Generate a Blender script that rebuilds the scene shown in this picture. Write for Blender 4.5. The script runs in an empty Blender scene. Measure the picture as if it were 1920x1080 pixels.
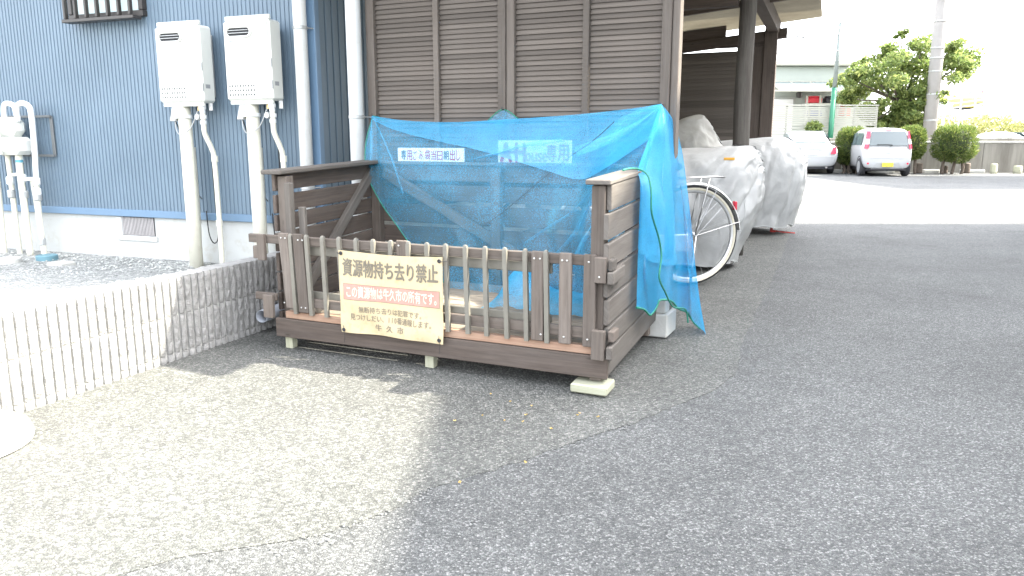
import bpy, bmesh, math, random
from mathutils import Vector, Matrix
R = math.radians
random.seed(7)
SC = bpy.context.scene
COL = SC.collection

# ------------------------------------------------------------------ camera, sky, sun, exposure
FPX, HOR = 1450.0, 262.0                      # focal length and horizon row for a 1920 px wide picture
PITCH = math.atan((540 - HOR) / FPX)
cam_d = bpy.data.cameras.new('camera'); cam_d.sensor_width = 36; cam_d.lens = FPX / 1920 * 36
cam_d.clip_start = 0.05; cam_d.clip_end = 1500
cam = bpy.data.objects.new('camera', cam_d); COL.objects.link(cam)
cam.location = (0, 0, 1.0); cam.rotation_euler = (R(90) - PITCH, 0, 0)
SC.camera = cam
SUN_EL, SUN_AZ = R(47), R(90)                 # sun stands to the right (+X)
world = bpy.data.worlds.new('World'); SC.world = world; world.use_nodes = True
wn = world.node_tree.nodes; wl = world.node_tree.links
bg = wn['Background']; bg.inputs[1].default_value = 0.15
sky = wn.new('ShaderNodeTexSky'); sky.sky_type = 'NISHITA'; sky.sun_disc = False
sky.sun_elevation = SUN_EL; sky.sun_rotation = SUN_AZ; sky.air_density = 1.0; sky.dust_density = 3.0; sky.ozone_density = 1.0
hz = wn.new('ShaderNodeHueSaturation'); hz.inputs['Saturation'].default_value = 0.24   # thin white haze over the whole sky
wl.new(sky.outputs[0], hz.inputs['Color']); wl.new(hz.outputs[0], bg.inputs[0])
sd = bpy.data.lights.new('sun', 'SUN'); sd.energy = 2.0; sd.angle = R(0.53); sd.color = (1.0, 0.93, 0.78)
sun = bpy.data.objects.new('sun', sd); COL.objects.link(sun)
sun.rotation_euler = Vector((math.cos(SUN_EL), 0, math.sin(SUN_EL))).to_track_quat('Z', 'Y').to_euler()
sun.location = (20, 5, 20)
vs = SC.view_settings; vs.view_transform = 'Standard'; vs.look = 'None'; vs.gamma = 1.0; vs.exposure = 3.3
vs.use_curve_mapping = False
try:
    SC.cycles.max_bounces = 10; SC.cycles.transparent_max_bounces = 24; SC.cycles.diffuse_bounces = 5
except Exception: pass

# ------------------------------------------------------------------ helpers
def at(px, py, Y):
    """world point seen in direction (px,py) of the photograph at distance Y"""
    x, z = (px - 960) / FPX, -(py - 540) / FPX
    c, s = math.cos(PITCH), math.sin(PITCH)
    d = Vector((x, c + s * z, -s + c * z)); t = Y / d.y
    return Vector((d.x * t, Y, 1 + d.z * t))
def gnd(px, py, z=0.0):
    x, zz = (px - 960) / FPX, -(py - 540) / FPX
    c, s = math.cos(PITCH), math.sin(PITCH)
    d = Vector((x, c + s * zz, -s + c * zz)); t = (z - 1) / d.z
    return Vector((d.x * t, d.y * t, z))
def origin(o):
    v = Vector((0, 0, 0))
    while o is not None:
        v = v + o.location; o = o.parent
    return v
def tag(o, label=None, cat=None, group=None, kind=None):
    if label: o['label'] = label
    if cat: o['category'] = cat
    if group: o['group'] = group
    if kind: o['kind'] = kind
    return o
def thing(name, label, cat, loc=(0, 0, 0), group=None):
    o = bpy.data.objects.new(name, None); COL.objects.link(o); o.location = loc
    o.empty_display_size = 0.1
    return tag(o, label, cat, group)
class MB:
    """collects faces with uv (metres along the piece, metres across)"""
    def __init__(s): s.v = []; s.f = []; s.uv = []
    def face(s, idx, uvs=None):
        s.f.append(tuple(idx)); s.uv.append(uvs)
    def add(s, verts, faces, uvs=None):
        n = len(s.v); s.v += [Vector(p) for p in verts]
        for i, f in enumerate(faces):
            s.f.append(tuple(k + n for k in f)); s.uv.append(uvs[i] if uvs else None)
    def build(s, name, m, parent=None, smooth=False, label=None, world=True):
        off = origin(parent) if (parent is not None and world) else Vector((0, 0, 0))
        me = bpy.data.meshes.new(name)
        me.from_pydata([p - off for p in s.v], [], s.f)
        ul = me.uv_layers.new(name='UVMap')
        k = 0
        for f, u in zip(s.f, s.uv):
            for j, vi in enumerate(f):
                if u: ul.data[k].uv = u[j]
                else: p = s.v[vi]; ul.data[k].uv = (p.x + p.y, p.z + 0.3 * p.y)
                k += 1
        me.materials.append(m)
        if smooth: me.polygons.foreach_set('use_smooth', [True] * len(me.polygons))
        me.update()
        o = bpy.data.objects.new(name, me); COL.objects.link(o)
        if parent is not None: o.parent = parent
        if label: o['label'] = label
        return o
def place(name, me, loc, parent=None, rot=(0, 0, 0), scale=(1, 1, 1)):
    o = bpy.data.objects.new(name, me); COL.objects.link(o)
    o.location = Vector(loc) - (origin(parent) if parent is not None else Vector((0, 0, 0)))
    o.rotation_euler = rot; o.scale = scale
    if parent is not None: o.parent = parent
    return o
class Frame:
    def __init__(s, O, U, V, W=(0, 0, 1), tilt=0.0):
        s.O = Vector(O); s.U = Vector(U); s.V = Vector(V); s.W = Vector(W); s.t = tilt
    def __call__(s, a, b, c): return s.O + s.U * a + s.V * b + s.W * (c + s.t * b)
WORLD = Frame((0, 0, 0), (1, 0, 0), (0, 1, 0))
def box(mb, P, a0, a1, b0, b1, c0, c1, ch=0.003, skew=None):
    """chamfered box in frame P; uv runs along its longest side. skew: (da, dc) shift of the a1/c1 end"""
    lo = (a0, b0, c0); hi = (a1, b1, c1)
    d = [hi[i] - lo[i] for i in range(3)]
    L = max(range(3), key=lambda i: d[i]); O1, O2 = [i for i in range(3) if i != L]
    ch = min(ch, min(d) * 0.3)
    ru, rv = random.uniform(0, 50), random.uniform(0, 50)
    idx = {}; vs_ = []; cs = []
    for sx in (0, 1):
        for sy in (0, 1):
            for sz in (0, 1):
                s = (sx, sy, sz)
                for ax in range(3):
                    c = [(hi[i] if s[i] else lo[i]) for i in range(3)]
                    for i in range(3):
                        if i != ax: c[i] += -ch if s[i] else ch
                    if skew:
                        k = (c[2] - c0) / max(1e-6, c1 - c0); c[0] += skew * k
                    idx[(s, ax)] = len(vs_); vs_.append(P(*c)); cs.append(c)
    F = []
    for ax in range(3):
        i, j = [q for q in range(3) if q != ax]
        for side in (0, 1):
            ring = []
            for (p, q) in ((0, 0), (1, 0), (1, 1), (0, 1)):
                s = [0, 0, 0]; s[ax] = side; s[i] = p; s[j] = q
                ring.append(idx[(tuple(s), ax)])
            flip = (side == 0) ^ (ax == 1)
            F.append(ring[::-1] if flip else ring)
    for ax in range(3):                                   # edge chamfers running along ax
        i, j = [q for q in range(3) if q != ax]
        for p in (0, 1):
            for q in (0, 1):
                s0 = [0, 0, 0]; s1 = [0, 0, 0]; s0[i] = s1[i] = p; s0[j] = s1[j] = q; s1[ax] = 1
                s0, s1 = tuple(s0), tuple(s1)
                quad = [idx[(s0, i)], idx[(s1, i)], idx[(s1, j)], idx[(s0, j)]]
                F.append(quad if (p == q) ^ (ax == 1) else quad[::-1])
    for sx in (0, 1):
        for sy in (0, 1):
            for sz in (0, 1):
                s = (sx, sy, sz); tri = [idx[(s, 0)], idx[(s, 1)], idx[(s, 2)]]
                F.append(tri if (sx + sy + sz) % 2 else tri[::-1])
    uvs = []
    for f in F:
        uvs.append([(cs[k][L] + ru, cs[k][O1] + cs[k][O2] * 1.0 + rv) for k in f])
    mb.add(vs_, F, uvs)
    return mb
def tube(mb, pts, r, n=8, caps=True, radii=None):
    pts = [Vector(p) for p in pts]; base = len(mb.v); m = len(pts)
    up = None; ln = 0
    for i, p in enumerate(pts):
        t = (pts[min(i + 1, m - 1)] - pts[max(i - 1, 0)]).normalized()
        if up is None:
            up = t.orthogonal().normalized()
        else:
            up = (up - t * up.dot(t)); up = up.normalized() if up.length > 1e-6 else t.orthogonal().normalized()
        w = t.cross(up); rr = radii[i] if radii else r
        for k in range(n):
            a = 2 * math.pi * k / n
            mb.v.append(p + (up * math.cos(a) + w * math.sin(a)) * rr)
    for i in range(m - 1):
        l1 = ln + (pts[i + 1] - pts[i]).length
        for k in range(n):
            k2 = (k + 1) % n
            mb.face((base + i * n + k, base + i * n + k2, base + (i + 1) * n + k2, base + (i + 1) * n + k),
                    [(ln, k * r), (ln, (k + 1) * r), (l1, (k + 1) * r), (l1, k * r)])
        ln = l1
    if caps:
        mb.face([base + k for k in range(n)][::-1]); mb.face([base + (m - 1) * n + k for k in range(n)])
    return mb
def lathe(mb, c, prof, n=24, axis=(0, 0, 1)):
    c = Vector(c); ax = Vector(axis).normalized(); u = ax.orthogonal().normalized(); w = ax.cross(u)
    base = len(mb.v)
    for (r, h) in prof:
        for k in range(n):
            a = 2 * math.pi * k / n
            mb.v.append(c + ax * h + (u * math.cos(a) + w * math.sin(a)) * r)
    for i in range(len(prof) - 1):
        for k in range(n):
            k2 = (k + 1) % n
            mb.face((base + i * n + k, base + i * n + k2, base + (i + 1) * n + k2, base + (i + 1) * n + k))
    mb.face([base + k for k in range(n)][::-1]); mb.face([base + (len(prof) - 1) * n + k for k in range(n)])
    return mb
def curve(pts, n=8):
    """Catmull-Rom through pts"""
    pts = [Vector(p) for p in pts]; out = []
    m = len(pts)
    for i in range(m - 1):
        p0 = pts[max(i - 1, 0)]; p1 = pts[i]; p2 = pts[i + 1]; p3 = pts[min(i + 2, m - 1)]
        for k in range(n):
            t = k / n
            out.append(0.5 * ((2 * p1) + (p2 - p0) * t + (2 * p0 - 5 * p1 + 4 * p2 - p3) * t * t + (3 * p1 - p0 - 3 * p2 + p3) * t ** 3))
    out.append(pts[-1]); return out
def grid(mb, rows):
    base = len(mb.v); nr = len(rows); nc = len(rows[0])
    for r in rows: mb.v += [Vector(p) for p in r]
    for i in range(nr - 1):
        for j in range(nc - 1):
            mb.face((base + i * nc + j, base + i * nc + j + 1, base + (i + 1) * nc + j + 1, base + (i + 1) * nc + j),
                    [(j / (nc - 1), i / (nr - 1)), ((j + 1) / (nc - 1), i / (nr - 1)), ((j + 1) / (nc - 1), (i + 1) / (nr - 1)), (j / (nc - 1), (i + 1) / (nr - 1))])
    return mb
def hnoise(x, y, z=0.0):
    from mathutils import noise
    return noise.noise(Vector((x, y, z)))

# ------------------------------------------------------------------ materials
def nodes(name):
    m = bpy.data.materials.new(name); m.use_nodes = True
    nt = m.node_tree; b = nt.nodes['Principled BSDF']
    return m, nt, b
def N(nt, typ, **kw):
    n = nt.nodes.new(typ)
    for k, v in kw.items():
        if k in n.inputs: n.inputs[k].default_value = v
        else: setattr(n, k, v)
    return n
def ramp(nt, fac, stops):
    r = nt.nodes.new('ShaderNodeValToRGB'); e = r.color_ramp.elements
    while len(e) < len(stops): e.new(0.5)
    for el, (p, c) in zip(e, stops):
        el.position = p; el.color = (c[0], c[1], c[2], 1) if not isinstance(c, (int, float)) else (c, c, c, 1)
    nt.links.new(fac, r.inputs[0]); return r
def sc3(c, k): return tuple(x * k for x in c)
def plain(name, col, rough=0.5, var=0.12, scale=6.0, metal=0.0, bump=0.0, bscale=80.0, spec=0.5, grime=None, coat=0.0):
    """a surface with slight patchy colour change, fine grain and optional grime specks"""
    m, nt, b = nodes(name); L = nt.links.new
    tc = N(nt, 'ShaderNodeTexCoord')
    n1 = N(nt, 'ShaderNodeTexNoise', Scale=scale, Detail=5.0, Roughness=0.6); L(tc.outputs['Object'], n1.inputs['Vector'])
    r = ramp(nt, n1.outputs[0], [(0.25, sc3(col, 1 - var)), (0.75, sc3(col, 1 + var * 0.7))])
    out = r.outputs[0]
    if grime:
        n2 = N(nt, 'ShaderNodeTexNoise', Scale=scale * 3.7, Detail=8.0, Roughness=0.7); L(tc.outputs['Object'], n2.inputs['Vector'])
        g = ramp(nt, n2.outputs[0], [(0.52, 0.0), (0.72, 1.0)])
        mx = N(nt, 'ShaderNodeMix', data_type='RGBA'); L(g.outputs[0], mx.inputs[0]); L(out, mx.inputs[6]); mx.inputs[7].default_value = (*grime, 1)
        out = mx.outputs[2]
    L(out, b.inputs['Base Color'])
    b.inputs['Roughness'].default_value = rough; b.inputs['Metallic'].default_value = metal
    b.inputs['Specular IOR Level'].default_value = spec; b.inputs['Coat Weight'].default_value = coat
    if bump:
        n3 = N(nt, 'ShaderNodeTexNoise', Scale=bscale, Detail=6.0); L(tc.outputs['Object'], n3.inputs['Vector'])
        bp = N(nt, 'ShaderNodeBump', Strength=bump, Distance=0.01); L(n3.outputs[0], bp.inputs['Height']); L(bp.outputs[0], b.inputs['Normal'])
    return m
def wood(name, c1, c2, grey=(0.30, 0.29, 0.27), greyamt=0.4, rough=0.8):
    """stained, weathered timber; grain follows the uv u direction"""
    m, nt, b = nodes(name); L = nt.links.new
    uv = N(nt, 'ShaderNodeUVMap')
    mp = N(nt, 'ShaderNodeMapping'); mp.inputs['Scale'].default_value = (3.0, 75.0, 1); L(uv.outputs[0], mp.inputs[0])
    n1 = N(nt, 'ShaderNodeTexNoise', Scale=1.0, Detail=6.0, Roughness=0.65); L(mp.outputs[0], n1.inputs['Vector'])
    r1 = ramp(nt, n1.outputs[0], [(0.3, c1), (0.62, c2)])
    mp2 = N(nt, 'ShaderNodeMapping'); mp2.inputs['Scale'].default_value = (2.2, 9.0, 1); L(uv.outputs[0], mp2.inputs[0])
    n2 = N(nt, 'ShaderNodeTexNoise', Scale=1.0, Detail=7.0, Roughness=0.7); L(mp2.outputs[0], n2.inputs['Vector'])
    r2 = ramp(nt, n2.outputs[0], [(0.42, 0.0), (0.78, greyamt)])
    mx = N(nt, 'ShaderNodeMix', data_type='RGBA'); L(r2.outputs[0], mx.inputs[0]); L(r1.outputs[0], mx.inputs[6]); mx.inputs[7].default_value = (*grey, 1)
    oi = N(nt, 'ShaderNodeObjectInfo')
    mr = N(nt, 'ShaderNodeMapRange'); mr.inputs[3].default_value = 0.78; mr.inputs[4].default_value = 1.2; L(oi.outputs['Random'], mr.inputs[0])
    # dark knots, thinly spread
    mp3 = N(nt, 'ShaderNodeMapping'); mp3.inputs['Scale'].default_value = (4.0, 14.0, 1); L(uv.outputs[0], mp3.inputs[0])
    vo = N(nt, 'ShaderNodeTexVoronoi', Scale=1.0); L(mp3.outputs[0], vo.inputs['Vector'])
    kr = ramp(nt, vo.outputs['Distance'], [(0.03, 0.45), (0.10, 1.0)])
    ml = N(nt, 'ShaderNodeMath', operation='MULTIPLY'); L(mr.outputs[0], ml.inputs[0]); L(kr.outputs[0], ml.inputs[1])
    hs = N(nt, 'ShaderNodeHueSaturation'); L(ml.outputs[0], hs.inputs['Value']); L(mx.outputs[2], hs.inputs['Color'])
    L(hs.outputs[0], b.inputs['Base Color'])
    rr = ramp(nt, n1.outputs[0], [(0.3, rough - 0.12), (0.7, min(1, rough + 0.1))]); L(rr.outputs[0], b.inputs['Roughness'])
    bp = N(nt, 'ShaderNodeBump', Strength=0.35, Distance=0.004); L(n1.outputs[0], bp.inputs['Height']); L(bp.outputs[0], b.inputs['Normal'])
    b.inputs['Specular IOR Level'].default_value = 0.3
    return m
def stones(name, scale, cols, edge=0.5, bump=0.9, warm=None, dist=0.006, patch=(0.80, 1.15)):
    """asphalt or gravel: packed little stones with gaps between them"""
    m, nt, b = nodes(name); L = nt.links.new
    tc = N(nt, 'ShaderNodeTexCoord')
    wrp = N(nt, 'ShaderNodeTexNoise', Scale=scale * 0.9, Detail=2.0); L(tc.outputs['Object'], wrp.inputs['Vector'])
    va = N(nt, 'ShaderNodeVectorMath', operation='SCALE'); va.inputs['Scale'].default_value = 0.55 / scale; L(wrp.outputs['Color'], va.inputs[0])
    ad = N(nt, 'ShaderNodeVectorMath', operation='ADD'); L(tc.outputs['Object'], ad.inputs[0]); L(va.outputs[0], ad.inputs[1])
    vo = N(nt, 'ShaderNodeTexVoronoi', Scale=scale, voronoi_dimensions='3D', Randomness=1.0); L(ad.outputs[0], vo.inputs['Vector'])
    ve = N(nt, 'ShaderNodeTexVoronoi', Scale=scale, voronoi_dimensions='3D', feature='DISTANCE_TO_EDGE'); L(ad.outputs[0], ve.inputs['Vector'])
    vf = N(nt, 'ShaderNodeTexVoronoi', Scale=scale * 2.3, voronoi_dimensions='3D'); L(ad.outputs[0], vf.inputs['Vector'])
    sep = N(nt, 'ShaderNodeSeparateColor'); L(vo.outputs['Color'], sep.inputs[0])
    n = len(cols); r = ramp(nt, sep.outputs[0], [(i / (n - 1), c) for i, c in enumerate(cols)])
    eg = ramp(nt, ve.outputs['Distance'], [(0.0, edge), (0.16, 1.0)])  # gaps darkened in the colour: bitumen tone plus painted cavity shade
    pn = N(nt, 'ShaderNodeTexNoise', Scale=1.1, Detail=5.0, Roughness=0.6); L(tc.outputs['Object'], pn.inputs['Vector'])
    pr = ramp(nt, pn.outputs[0], [(0.3, patch[0]), (0.7, patch[1])])
    pn2 = N(nt, 'ShaderNodeTexNoise', Scale=14.0, Detail=4.0, Roughness=0.7); L(tc.outputs['Object'], pn2.inputs['Vector'])
    pr2 = ramp(nt, pn2.outputs[0], [(0.3, 0.88), (0.7, 1.1)])
    # old oil spots and scuffs with soft edges, thinly spread
    on = N(nt, 'ShaderNodeTexNoise', Scale=2.6, Detail=3.0, Roughness=0.5, Distortion=0.8); L(tc.outputs['Object'], on.inputs['Vector'])
    orr = ramp(nt, on.outputs[0], [(0.60, 1.0), (0.70, 0.84)])
    m0 = N(nt, 'ShaderNodeMath', operation='MULTIPLY'); L(pr.outputs[0], m0.inputs[0]); L(orr.outputs[0], m0.inputs[1])
    m1 = N(nt, 'ShaderNodeMath', operation='MULTIPLY'); L(eg.outputs[0], m1.inputs[0]); L(m0.outputs[0], m1.inputs[1])
    m2 = N(nt, 'ShaderNodeMath', operation='MULTIPLY'); L(m1.outputs[0], m2.inputs[0]); L(pr2.outputs[0], m2.inputs[1])
    hs = N(nt, 'ShaderNodeHueSaturation'); L(m2.outputs[0], hs.inputs['Value']); L(r.outputs[0], hs.inputs['Color'])
    L(hs.outputs[0], b.inputs['Base Color'])
    b.inputs['Roughness'].default_value = 0.75; b.inputs['Specular IOR Level'].default_value = 0.35
    inv = N(nt, 'ShaderNodeMath', operation='MULTIPLY_ADD'); L(vo.outputs['Distance'], inv.inputs[0]); inv.inputs[1].default_value = -0.8; 
    md = N(nt, 'ShaderNodeMath', operation='MULTIPLY'); L(sep.outputs[1], md.inputs[0]); md.inputs[1].default_value = 0.55; L(md.outputs[0], inv.inputs[2])
    f2 = N(nt, 'ShaderNodeMath', operation='MULTIPLY_ADD'); L(vf.outputs['Distance'], f2.inputs[0]); f2.inputs[1].default_value = -0.25; L(inv.outputs[0], f2.inputs[2])
    bp = N(nt, 'ShaderNodeBump', Strength=bump, Distance=dist); L(f2.outputs[0], bp.inputs['Height']); L(bp.outputs[0], b.inputs['Normal'])
    return m
def glass(name, col=(0.5, 0.55, 0.55), rough=0.05, alpha=0.35):
    m, nt, b = nodes(name)
    b.inputs['Base Color'].default_value = (*col, 1); b.inputs['Roughness'].default_value = rough
    b.inputs['Specular IOR Level'].default_value = 0.9; b.inputs['Alpha'].default_value = alpha
    return m
def net_mat(name, col, dens, shine=0.08):
    m, nt, b = nodes(name); L = nt.links.new
    nt.nodes.remove(b); o = nt.nodes['Material Output']
    tc = N(nt, 'ShaderNodeTexCoord')
    n1 = N(nt, 'ShaderNodeTexNoise', Scale=5.0, Detail=4.0); L(tc.outputs['Object'], n1.inputs['Vector'])
    # fine weave: two crossing sets of threads
    w1 = N(nt, 'ShaderNodeTexWave', Scale=90.0, Distortion=1.5, wave_type='BANDS', bands_direction='DIAGONAL'); L(tc.outputs['Object'], w1.inputs['Vector'])
    mp = N(nt, 'ShaderNodeMapping'); mp.inputs['Scale'].default_value = (-1, 1, 1); L(tc.outputs['Object'], mp.inputs[0])
    w2 = N(nt, 'ShaderNodeTexWave', Scale=90.0, Distortion=1.5, wave_type='BANDS', bands_direction='DIAGONAL'); L(mp.outputs[0], w2.inputs['Vector'])
    mxx = N(nt, 'ShaderNodeMath', operation='MAXIMUM'); L(w1.outputs['Fac'], mxx.inputs[0]); L(w2.outputs['Fac'], mxx.inputs[1])
    ws = N(nt, 'ShaderNodeMapRange'); ws.inputs[3].default_value = dens - 0.14; ws.inputs[4].default_value = dens + 0.08; L(mxx.outputs[0], ws.inputs[0])
    r1 = N(nt, 'ShaderNodeMapRange'); r1.inputs[1].default_value = 0.3; r1.inputs[2].default_value = 0.7; r1.inputs[3].default_value = -0.08; r1.inputs[4].default_value = 0.08; L(n1.outputs[0], r1.inputs[0])
    ng = N(nt, 'ShaderNodeTexNoise', Scale=170.0, Detail=2.0, Roughness=0.7); L(tc.outputs['Object'], ng.inputs['Vector'])
    rg = N(nt, 'ShaderNodeMapRange'); rg.inputs[1].default_value = 0.25; rg.inputs[2].default_value = 0.75; rg.inputs[3].default_value = -0.13; rg.inputs[4].default_value = 0.13; L(ng.outputs[0], rg.inputs[0])
    ag = N(nt, 'ShaderNodeMath', operation='ADD'); L(r1.outputs[0], ag.inputs[0]); L(rg.outputs[0], ag.inputs[1])
    ad = N(nt, 'ShaderNodeMath', operation='ADD'); L(ws.outputs[0], ad.inputs[0]); L(ag.outputs[0], ad.inputs[1])
    lw = N(nt, 'ShaderNodeLayerWeight', Blend=0.35)       # threads close up where the sheet is seen edge-on
    mm = N(nt, 'ShaderNodeMath', operation='MULTIPLY_ADD'); L(lw.outputs['Facing'], mm.inputs[0]); mm.inputs[1].default_value = 0.32; L(ad.outputs[0], mm.inputs[2]); mm.use_clamp = True
    df = N(nt, 'ShaderNodeBsdfDiffuse'); df.inputs[0].default_value = (*col, 1)
    tl = N(nt, 'ShaderNodeBsdfTranslucent'); tl.inputs[0].default_value = (*[min(1, c * 1.1) for c in col], 1)
    gl = N(nt, 'ShaderNodeBsdfGlossy', Roughness=0.35); gl.inputs[0].default_value = (0.7, 0.85, 1, 1)
    a1 = N(nt, 'ShaderNodeMixShader'); a1.inputs[0].default_value = 0.45; L(df.outputs[0], a1.inputs[1]); L(tl.outputs[0], a1.inputs[2])
    a2 = N(nt, 'ShaderNodeMixShader'); a2.inputs[0].default_value = shine; L(a1.outputs[0], a2.inputs[1]); L(gl.outputs[0], a2.inputs[2])
    tr = N(nt, 'ShaderNodeBsdfTransparent')
    a3 = N(nt, 'ShaderNodeMixShader'); L(mm.outputs[0], a3.inputs[0]); L(tr.outputs[0], a3.inputs[1]); L(a2.outputs[0], a3.inputs[2])
    L(a3.outputs[0], o.inputs[0])
    return m
def leafmat(name, c1, c2, c3):
    m, nt, b = nodes(name); L = nt.links.new
    ge = N(nt, 'ShaderNodeNewGeometry'); r = ramp(nt, ge.outputs['Random Per Island'], [(0.0, c1), (0.55, c2), (1.0, c3)])
    L(r.outputs[0], b.inputs['Base Color']); b.inputs['Roughness'].default_value = 0.55
    tl = N(nt, 'ShaderNodeBsdfTranslucent'); L(r.outputs[0], tl.inputs[0])
    mx = N(nt, 'ShaderNodeMixShader'); mx.inputs[0].default_value = 0.5
    o = nt.nodes['Material Output']; L(b.outputs[0], mx.inputs[1]); L(tl.outputs[0], mx.inputs[2]); L(mx.outputs[0], o.inputs[0])
    return m
M = {}
M['asphalt'] = stones('asphalt', 175.0, [(0.066, 0.069, 0.069), (0.094, 0.098, 0.098), (0.115, 0.119, 0.119), (0.147, 0.151, 0.150), (0.26, 0.26, 0.258)], edge=0.42, bump=0.85, dist=0.005)
M['pave'] = stones('coarse_paving', 135.0, [(0.074, 0.077, 0.073), (0.104, 0.108, 0.102), (0.128, 0.131, 0.124), (0.157, 0.160, 0.151), (0.26, 0.255, 0.24)], edge=0.45, bump=0.8, dist=0.006)
M['gravel'] = stones('gravel', 60.0, [(0.24, 0.245, 0.24), (0.34, 0.35, 0.34), (0.42, 0.43, 0.41), (0.48, 0.48, 0.46), (0.65, 0.65, 0.62)], edge=0.4, bump=1.0, dist=0.012)
M['wood'] = wood('stained_wood', (0.080, 0.064, 0.054), (0.145, 0.120, 0.102), (0.21, 0.19, 0.172), 0.55)
M['wood_dark'] = wood('dark_stained_wood', (0.060, 0.047, 0.040), (0.105, 0.083, 0.070), (0.17, 0.15, 0.135), 0.35)
M['wood_grey'] = wood('greyed_wood', (0.085, 0.074, 0.065), (0.135, 0.121, 0.108), (0.19, 0.18, 0.165), 0.5)
M['wood_orange'] = wood('reddish_wood', (0.22, 0.125, 0.085), (0.34, 0.22, 0.155), (0.36, 0.30, 0.24), 0.35)
M['wood_pale'] = wood('pale_wood', (0.36, 0.36, 0.25), (0.50, 0.50, 0.38), (0.5, 0.5, 0.45), 0.3)
M['wood_floor'] = wood('floor_wood', (0.16, 0.13, 0.10), (0.26, 0.22, 0.17), (0.34, 0.32, 0.28), 0.5)
M['stake'] = plain('stake_metal', (0.17, 0.16, 0.135), 0.45, 0.15, 20, 0.0, 0.1, 60)
M['louver'] = wood('louver_wood', (0.085, 0.072, 0.062), (0.125, 0.108, 0.094), (0.17, 0.155, 0.14), 0.4)
M['log'] = wood('log_wood', (0.05, 0.044, 0.04), (0.10, 0.09, 0.08), (0.2, 0.19, 0.17), 0.5)
M['steel'] = plain('zinc_screw', (0.6, 0.6, 0.58), 0.35, 0.1, 30, 0.9)
M['white_wall'] = plain('foundation_render', (0.50, 0.51, 0.50), 0.85, 0.10, 3.0, 0, 0.15, 120, grime=(0.44, 0.43, 0.39))
def siding_mat():
    m, nt, b = nodes('blue_siding'); L = nt.links.new
    tc = N(nt, 'ShaderNodeTexCoord'); n1 = N(nt, 'ShaderNodeTexNoise', Scale=2.0, Detail=6.0); L(tc.outputs['Object'], n1.inputs['Vector'])
    r = ramp(nt, n1.outputs[0], [(0.3, (0.115, 0.165, 0.215)), (0.7, (0.142, 0.20, 0.258))]); L(r.outputs[0], b.inputs['Base Color'])
    b.inputs['Roughness'].default_value = 0.42; b.inputs['Specular IOR Level'].default_value = 0.45
    return m
M['siding'] = siding_mat()
M['trim_blue'] = plain('blue_trim', (0.13, 0.215, 0.32), 0.4, 0.08, 3)
M['white_pvc'] = plain('white_pipe', (0.74, 0.76, 0.76), 0.35, 0.05, 5, grime=(0.66, 0.67, 0.65))
M['cream_pvc'] = plain('cream_pipe', (0.70, 0.68, 0.58), 0.4, 0.06, 6, grime=(0.62, 0.59, 0.50))
M['heater'] = plain('heater_enamel', (0.66, 0.67, 0.63), 0.35, 0.03, 3)
M['grey_print'] = plain('grey_print', (0.30, 0.31, 0.32), 0.6, 0.05, 30)
M['black'] = plain('black_plastic', (0.02, 0.02, 0.022), 0.5, 0.1, 20)
M['dark'] = plain('dark_void', (0.03, 0.03, 0.035), 0.7, 0.1, 20)
M['grey_metal'] = plain('grey_metal', (0.42, 0.43, 0.43), 0.4, 0.1, 12, 0.4)
M['dark_metal'] = plain('dull_metal', (0.16, 0.17, 0.175), 0.5, 0.15, 12, 0.3)
M['bronze'] = plain('bronze_frame', (0.055, 0.050, 0.047), 0.4, 0.1, 12, 0.3)
M['brass'] = plain('brass', (0.55, 0.43, 0.22), 0.35, 0.15, 20, 0.8)
M['concrete'] = plain('concrete', (0.42, 0.42, 0.40), 0.9, 0.12, 4, 0, 0.4, 60, grime=(0.30, 0.30, 0.28))
M['pale_concrete'] = plain('pale_concrete', (0.47, 0.47, 0.45), 0.9, 0.12, 5, 0, 0.4, 70, grime=(0.47, 0.47, 0.44))
M['block'] = plain('split_block', (0.31, 0.305, 0.297), 0.95, 0.22, 22, 0, 0.9, 150, grime=(0.25, 0.25, 0.235))
M['green_rope'] = plain('green_rope', (0.02, 0.20, 0.14), 0.7, 0.3, 90)
M['net'] = net_mat('blue_net', (0.075, 0.49, 0.80), 0.28)
M['net2'] = net_mat('blue_net_doubled', (0.06, 0.48, 0.80), 0.38, 0.12)
M['net3'] = net_mat('blue_net_gathered', (0.028, 0.38, 0.72), 0.53, 0.10)
M['yellow'] = plain('banner_cloth', (0.52, 0.43, 0.27), 0.75, 0.08, 6, 0, 0.12, 40, grime=(0.46, 0.36, 0.19))
M['ink'] = plain('faded_black_ink', (0.17, 0.15, 0.115), 0.8, 0.35, 40)
M['ink_soft'] = plain('faded_grey_ink', (0.21, 0.18, 0.135), 0.8, 0.3, 40)
M['pink'] = plain('faded_red_band', (0.49, 0.255, 0.21), 0.8, 0.18, 12)
M['white_ink'] = plain('white_ink', (0.60, 0.53, 0.44), 0.8, 0.1, 20)
M['red_ink'] = plain('red_marker', (0.38, 0.02, 0.07), 0.6, 0.25, 30)
M['black_ink'] = plain('black_marker', (0.06, 0.06, 0.07), 0.6, 0.25, 30)
M['board'] = plain('white_board', (0.78, 0.80, 0.80), 0.45, 0.04, 6)

# ================================================================== ground
mb = MB(); mb.add([(-400, -150, 0), (400, -150, 0), (400, 600, 0), (-400, 600, 0)], [(0, 1, 2, 3)])
tag(mb.build('ground', M['asphalt']), kind='structure')
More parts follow.
